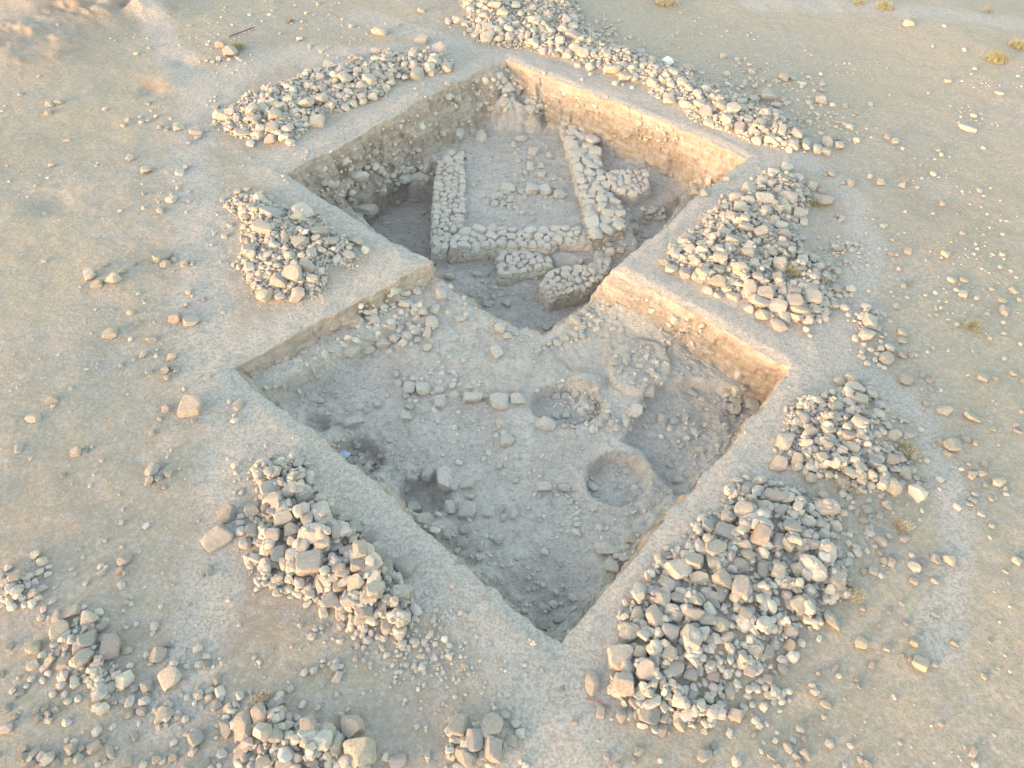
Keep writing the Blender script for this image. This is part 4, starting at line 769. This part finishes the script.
for x, y, d, zz, q, h, st in zip(xs, ys, dn, hz, u.random(N), h0, steep):
    if h > -.35 or st or abs(zz - h) > .02 or q > .35 + 1.3 * d: continue
    r = .013 * math.exp(abs(u.normal()) * .6)
    V_ = (PRO[1][u.integers(NPRO)] * np.array([r * 1.25, r, r * .65])) @ rot_z(u.uniform(0, 6.28)).T + np.array([x, y, zz + r * .25])
    GV.append(V_); GF.append(ICO[1][1] + gn); gn += len(V_)
    GT.append(np.tile(np.append(tone('' if u.random() < .7 else 'g', u, .4), 1), (len(V_), 1)))
me = np_mesh('gravel', np.concatenate(GV), np.concatenate(GF), False); ca = me.color_attributes.new('tone', 'FLOAT_COLOR', 'POINT')
ca.data.foreach_set('color', np.ascontiguousarray(np.concatenate(GT), np.float32).ravel())
tag(link('gravel', me, M_STONE_A), 'fine pale gravel strewn over the dry earth', 'gravel', kind='stuff')
print('GRAVEL', len(GV))
# ------------------------------------------------------------------ uncovered masonry: earth core and fieldstones laid on and round it
def cells(P2, k, r, iters=9):
    """even cells in a polygon: centres and the ellipse of each cell"""
    lo, hi = P2.min(0), P2.max(0); S = r.uniform(lo, hi, (9000, 2)); S = S[sdf_poly(S[:, 0], S[:, 1], P2) < 0]
    if len(S) < k * 4: k = max(1, len(S) // 6)
    wgt = .75 + .5 * r.random(k); c = S[r.choice(len(S), k, replace=False)]
    for _ in range(iters):
        d = ((S[:, None] - c[None]) ** 2).sum(2) * wgt[None]; lab = d.argmin(1)
        for i in range(k):
            m = lab == i
            if m.any(): c[i] = S[m].mean(0)
    out = []
    for i in range(k):
        q = S[lab == i]
        if len(q) < 5: continue
        C = np.cov(q.T); ev, vec = np.linalg.eigh(C)
        ea, eb = 2.0 * math.sqrt(max(ev[1], 1e-6)), 2.0 * math.sqrt(max(ev[0], 1e-6))
        if ea > 1.55 * eb: ea = 1.55 * eb
        out.append((c[i], ea, eb, math.atan2(vec[1, 1], vec[0, 1])))
    return out
def masonry(name, label, ppx, ztop, size, seed, wobble=.05, side_max=.9):
    r = np.random.default_rng(seed); P = WP(ppx, ztop)
    if np.sum(P[:, 0] * np.roll(P[:, 1], -1) - np.roll(P[:, 0], -1) * P[:, 1]) < 0: P = P[::-1]
    cen = P.mean(0); zb = float(hsamp(cen[0], cen[1], HR0))
    root = bpy.data.objects.new(name, None); COL.objects.link(root); root.location = (cen[0], cen[1], zb); root.empty_display_size = .2
    tag(root, label, 'masonry wall', 'uncovered masonry in the upper trench')
    bpy.context.view_layer.update()
    inv = np.array([cen[0], cen[1], zb])
    # core: densified outline, battered sides, uneven top
    pts = []
    n = len(P)
    for i in range(n):
        a, b = P[i], P[(i + 1) % n]; L = np.linalg.norm(b - a); m = max(2, int(L / .12))
        for j in range(m): pts.append(a + (b - a) * j / m)
    pts = np.array(pts); m = len(pts)
    nrm = np.roll(pts, -1, 0) - np.roll(pts, 1, 0); nrm = np.stack([nrm[:, 1], -nrm[:, 0]], 1); nrm /= np.linalg.norm(nrm, axis=1)[:, None]
    base = np.minimum(hsamp(*(pts + nrm * .16).T, HR0), hsamp(*(pts + nrm * .05).T, HR0)) - .05
    V = []; rows = 6
    for q in range(rows + 1):
        t = q / rows; off = -.035 + .07 * (1 - t)
        zz = base + (ztop - .075 - base) * t
        pp = pts + nrm * (off + .03 * noise(pts[:, 0] * 4, pts[:, 1] * 4, zz * 4, seed))[:, None]
        V.append(np.column_stack([pp, zz]))
    V = np.concatenate(V); V = np.vstack([V, [[cen[0], cen[1], ztop - .07]]]); top0 = rows * m; ci = len(V) - 1
    F = [];
    for q in range(rows):
        for i in range(m):
            j = (i + 1) % m; F.append((q * m + i, q * m + j, (q + 1) * m + j, (q + 1) * m + i))
    me = bpy.data.meshes.new('core'); 
    F.append(tuple(top0 + i for i in range(m)))
    me.from_pydata([tuple(v - inv) for v in V[:-1]], [], F); me.update(); me.materials.append(M_FLOOR)
    o = bpy.data.objects.new('earth_core', me); COL.objects.link(o); o.parent = root
    # stones
    A = .5 * abs(np.sum(P[:, 0] * np.roll(P[:, 1], -1) - np.roll(P[:, 0], -1) * P[:, 1]))
    items = []
    for c, ra, rb, an in cells(P, int(A / size ** 2), r):
        zc = ztop - .07 + r.normal() * wobble * .5
        items.append((np.array([c[0], c[1], zc]), ra * 1.0, rb * 1.0, min(.12, rb * .8), rot_z(an) @ rot_xyz(r.normal() * .07, r.normal() * .07, 0)))
    for i in range(n):
        a, b = P[i], P[(i + 1) % n]; L = float(np.linalg.norm(b - a)); d = (b - a) / L; nn = np.array([d[1], -d[0]])
        mid = (a + b) / 2; bz = float(min(hsamp(*(mid + nn * .22), HR0), hsamp(*(mid + nn * .1), HR0)))
        hgt = min(ztop - .15 - bz, side_max)
        if hgt < .06 or L < .1: continue
        R2 = np.array([[0, 0], [L, 0], [L, hgt], [0, hgt]])
        k = max(1, int(L * hgt / (size * size * .62)))
        Rf = np.array([[d[0], 0, -nn[0]], [d[1], 0, -nn[1]], [0, 1, 0]])
        for c, ra, rb, an in cells(R2, k, r, 6):
            off = -.035 + r.normal() * .012
            p = a + d * c[0] + nn * off
            items.append((np.array([p[0], p[1], ztop - .15 - hgt + c[1]]), ra * 1.04, rb * 1.04, min(.09, rb * .7), Rf @ rot_z(an)))
    items.sort(key=lambda t: -t[1] * t[2] * (1.6 if t[0][2] > ztop - .12 else .7))
    extra = []
    for q, (c, ra, rb, rc, R) in enumerate(items):
        pid = int(r.integers(NPRO)); col = tone('' if r.random() < .6 else ('w' if r.random() < .5 else 'c'), r, .7) * 1.08
        if q < 100:
            so_ = bpy.data.objects.new('stone', BLK_ME[pid] if r.random() < .7 else PRO_ME[pid]); COL.objects.link(so_); so_.parent = root
            M3 = R @ np.diag([ra, rb, rc]); cc = c - inv
            so_.matrix_local = Matrix([[*M3[0], cc[0]], [*M3[1], cc[1]], [*M3[2], cc[2]], [0, 0, 0, 1]]); so_.color = (*np.clip(col, 0, .75), 1)
        else: extra.append((c - inv, ra, rb, rc, R, col, pid))
    if extra:
        VV, FF, TT, k = [], [], [], 0
        for c, ra, rb, rc, R, col, pid in extra:
            v = (BLK[2][pid] * np.array([ra, rb, rc])) @ R.T + c; VV.append(v); FF.append(ICO[2][1] + k); k += len(v); TT.append(np.tile(np.append(col, 1), (len(v), 1)))
        me = np_mesh('small_stones', np.concatenate(VV), np.concatenate(FF)); ca = me.color_attributes.new('tone', 'FLOAT_COLOR', 'POINT')
        ca.data.foreach_set('color', np.ascontiguousarray(np.concatenate(TT), np.float32).ravel())
        e = link('small_stones', me, M_STONE_A, root); e['kind'] = 'stuff'
    print(name, len(items))
masonry('masonry_wall', 'narrow straight masonry wall standing over the deep sounding', [(437,162),(448,151),(463,149),(465,180),(465,212),(464,226),(452,232),(448,250),(432,252),(432,225),(434,190)], -1.52, .27, 1)
masonry('masonry_wall', 'long cross masonry wall closing the lower side of the room', [(464,228),(480,223),(520,228),(557,225),(578,226),(592,231),(592,242),(560,241),(550,247),(520,244),(480,247),(449,249),(450,234)], -1.42, .30, 2)
masonry('masonry_wall', 'broad rough masonry wall of big stones bounding the room', [(557,118),(564,110),(580,112),(586,124),(594,130),(600,150),(602,165),(608,178),(610,190),(622,200),(625,214),(624,228),(603,236),(592,240),(586,222),(584,202),(576,180),(570,155),(564,135)], -1.38, .42, 3, .10)
masonry('masonry_wall', 'square stub of masonry jutting from the broad rough wall', [(606,172),(618,169),(649,170),(650,188),(636,194),(616,190),(609,184)], -1.36, .27, 4)
masonry('masonry_wall', 'small rectangular masonry block just below the long cross wall', [(497,250),(512,248),(532,247),(552,257),(553,266),(530,269),(512,275),(498,276)], -1.62, .28, 5)
masonry('masonry_wall', 'curved masonry wall running under the peninsula of earth', [(540,285),(545,273),(556,268),(580,266),(602,258),(612,262),(606,276),(590,286),(570,291),(551,296)], -1.60, .25, 6)
# ------------------------------------------------------------------ straw, shrubs, finds
M_STRAW = plain_material('dry_straw', (.60, .54, .40), .9, .1, 8, .35)
M_OLIVE = plain_material('olive_leaf', (.44, .425, .27), .9, .1, 8, .5)
M_TWIG = plain_material('dry_twig', (.24, .18, .12), .9, .1)
def blades(x, y, z, n, L, spread, r, up=1.0):
    c = np.column_stack([x + r.normal(size=n) * spread, y + r.normal(size=n) * spread, np.full(n, z)])
    a = r.uniform(0, 6.28, n); tilt = r.uniform(.2, 1.1, n) / up; l = L * r.uniform(.5, 1.2, n)
    tip = c + np.column_stack([np.cos(a) * np.sin(tilt), np.sin(a) * np.sin(tilt), np.cos(tilt)]) * l[:, None]
    w = np.column_stack([-np.sin(a), np.cos(a), np.zeros(n)]) * (.0022 + l * .016)[:, None]
    return np.stack([c - w, c + w, tip], 1).reshape(-1, 3)
u = np.random.default_rng(31)
N = 16000
xs = u.uniform(-22, 25, N); ys = u.uniform(3, 37, N); a_, b_ = unwarp(xs, ys)
p_, gm_, s_m = cover(xs, ys, a_, b_); hz = hsamp(xs, ys, HR0); hr_ = hsamp(xs, ys, HR)
patch = fbm(xs, ys, .9, 3, 44)
VV = []
for x, y, g, zz, zr, pt in zip(xs, ys, gm_, hz, hr_, patch):
    if zz < -.25 or u.random() > g * (.5 + 1.3 * pt) or zr - zz > .12: continue
    VV.append(blades(x, y, zz - .005, int(u.integers(3, 8)), .05, .035, u, .8))
V = np.concatenate(VV)
tag(link('dry_grass', np_mesh('dry_grass', V, np.arange(len(V)).reshape(-1, 3), False), M_STRAW), 'short dry straw grass dotted over the open field', 'grass', kind='stuff')
print('GRASS', len(VV))
def shrub(px, py, r_, label, olive=True, dense=1.0):
    r_ = r_ * 1.25; p = march(np.array([px]), np.array([py]), 0, HR)[0]; r = np.random.default_rng(int(px * 3 + py))
    root = bpy.data.objects.new('dry_shrub', None); COL.objects.link(root); root.location = p
    tag(root, label, 'shrub', 'dry shrubs on the field')
    n = int(260 * dense * (r_ / .3) ** 1.5); V = []
    for k in range(max(6, n // 30)):
        q = r_ * .6 * math.sqrt(r.random()); t = r.uniform(0, 6.28)
        V.append(blades(q * math.cos(t), q * math.sin(t), r_ * .12 * r.random(), 30, r_ * .55, r_ * .16, r, 1.1))
    V = np.concatenate(V); link('foliage', np_mesh('foliage', V, np.arange(len(V)).reshape(-1, 3), False), M_OLIVE if olive else M_STRAW, root)
    V = blades(0, 0, -.01, 40, r_ * .9, r_ * .35, r, 1.3); link('stem', np_mesh('stem', V, np.arange(len(V)).reshape(-1, 3), False), M_TWIG, root)
for a in ((238,48,.34,'olive shrub above the big rosy block past the ridge heap'), (291,22,.22,'small olive shrub between the far track and ridge heap'), (996,60,.5,'wide olive shrub on the far straw slope'),
          (1017,47,.42,'olive shrub at the outermost edge of the far straw slope'), (906,453,.30,'olive shrub growing against the mound heap'), (815,205,.30,'low olive shrub inside the fan heap top',), (790,272,.28,'thin olive shrub in the middle of the fan heap'),
          (884,8,.42,'low olive shrub beside the far track'), (858,4,.3,'small olive shrub on the verge of the far track'), (988,12,.25,'tiny olive shrub beyond the far track'), (972,328,.25,'olive tuft in the outer straw field')):
    shrub(*a)
for a in ((664,2,.62,'brown straw bush beyond the bank heap'), (899,528,.24,'pale straw tuft fanning out under the mound heap'), (852,594,.22,'golden straw tuft by the long rosy slab'),
          (850,492,.2,'flattened straw tuft at the foot of the mound heap'), (262,700,.2,'straw tuft above the block heap')):
    shrub(*a, olive=False, dense=.8)
def tube(name, pts, rad, mat, label, cat):
    pts = np.array(pts); n = len(pts); V = []; F = []
    for i in range(n):
        d = pts[min(i + 1, n - 1)] - pts[max(i - 1, 0)]; d = d / np.linalg.norm(d); s = np.cross(d, [0, 0, 1]); s /= np.linalg.norm(s); q = np.cross(s, d)
        for k in range(8): V.append(pts[i] + rad * (math.cos(k * .785) * s + math.sin(k * .785) * q))
    for i in range(n - 1):
        for k in range(8): F.append((i * 8 + k, i * 8 + (k + 1) % 8, i * 8 + 8 + (k + 1) % 8, i * 8 + 8 + k))
    F.append(tuple(range(7, -1, -1))); F.append(tuple((n - 1) * 8 + k for k in range(8)))
    me = bpy.data.meshes.new(name); me.from_pydata([tuple(v) for v in V], [], F); me.update(); tag(link(name, me, mat), label, cat)
e = march(np.array([229., 255.]), np.array([38., 29.]), 0, HR0); d = (e[1] - e[0]) / 12
pts = [e[0] + d * k + np.array([0, 0, .05 + .03 * k / 12]) for k in range(13)]
tube('survey_rod', pts, .022, plain_material('rusty_iron', (.12, .10, .09), .7, .3), 'thin dark rod lying behind the big rosy block', 'rod')
e = march(np.array([585., 592., 600., 606., 611.]), np.array([699., 701., 703., 706., 710.]), 0, HR0) + np.array([0, 0, .015])
tube('cord', e, .009, plain_material('faded_red_cord', (.42, .16, .13), .8, .2), 'faded red cord on the earth below the spill heap slab', 'cord')
def scrap(px, py, rx, ry, rz, col, name, label, cat):
    p = march(np.array([px]), np.array([py]), 0, HR)[0]
    V = ICO[3][0].copy(); a = np.arctan2(V[:, 1], V[:, 0])
    V *= (1 + .28 * noise(V[:, 0] * 2.2, V[:, 1] * 2.2, V[:, 2] * 2.2, int(px)) + .14 * noise(V[:, 0] * 5, V[:, 1] * 5, V[:, 2] * 5, 3))[:, None]
    V = V * np.array([rx, ry, rz]); me = np_mesh(name, V, ICO[3][1], False)
    o = link(name, me, plain_material(name + '_plastic', col, .45, .4, 20, .15)); o.location = (p[0], p[1], p[2] + rz * .6); tag(o, label, cat)
scrap(667, 64, .22, .20, .17, (.74, .75, .78), 'plastic_sack', 'crumpled white plastic sack among the bank heap stones', 'sack')
scrap(493.5, 29, .07, .09, .10, (.10, .30, .62), 'plastic_bag', 'scrap of blue plastic bag wedged between bank heap stones', 'plastic bag')
scrap(343, 455, .17, .12, .05, (.50, .58, .72), 'plastic_sheet', 'pale blue plastic scrap lying in the first dark pit', 'plastic scrap')
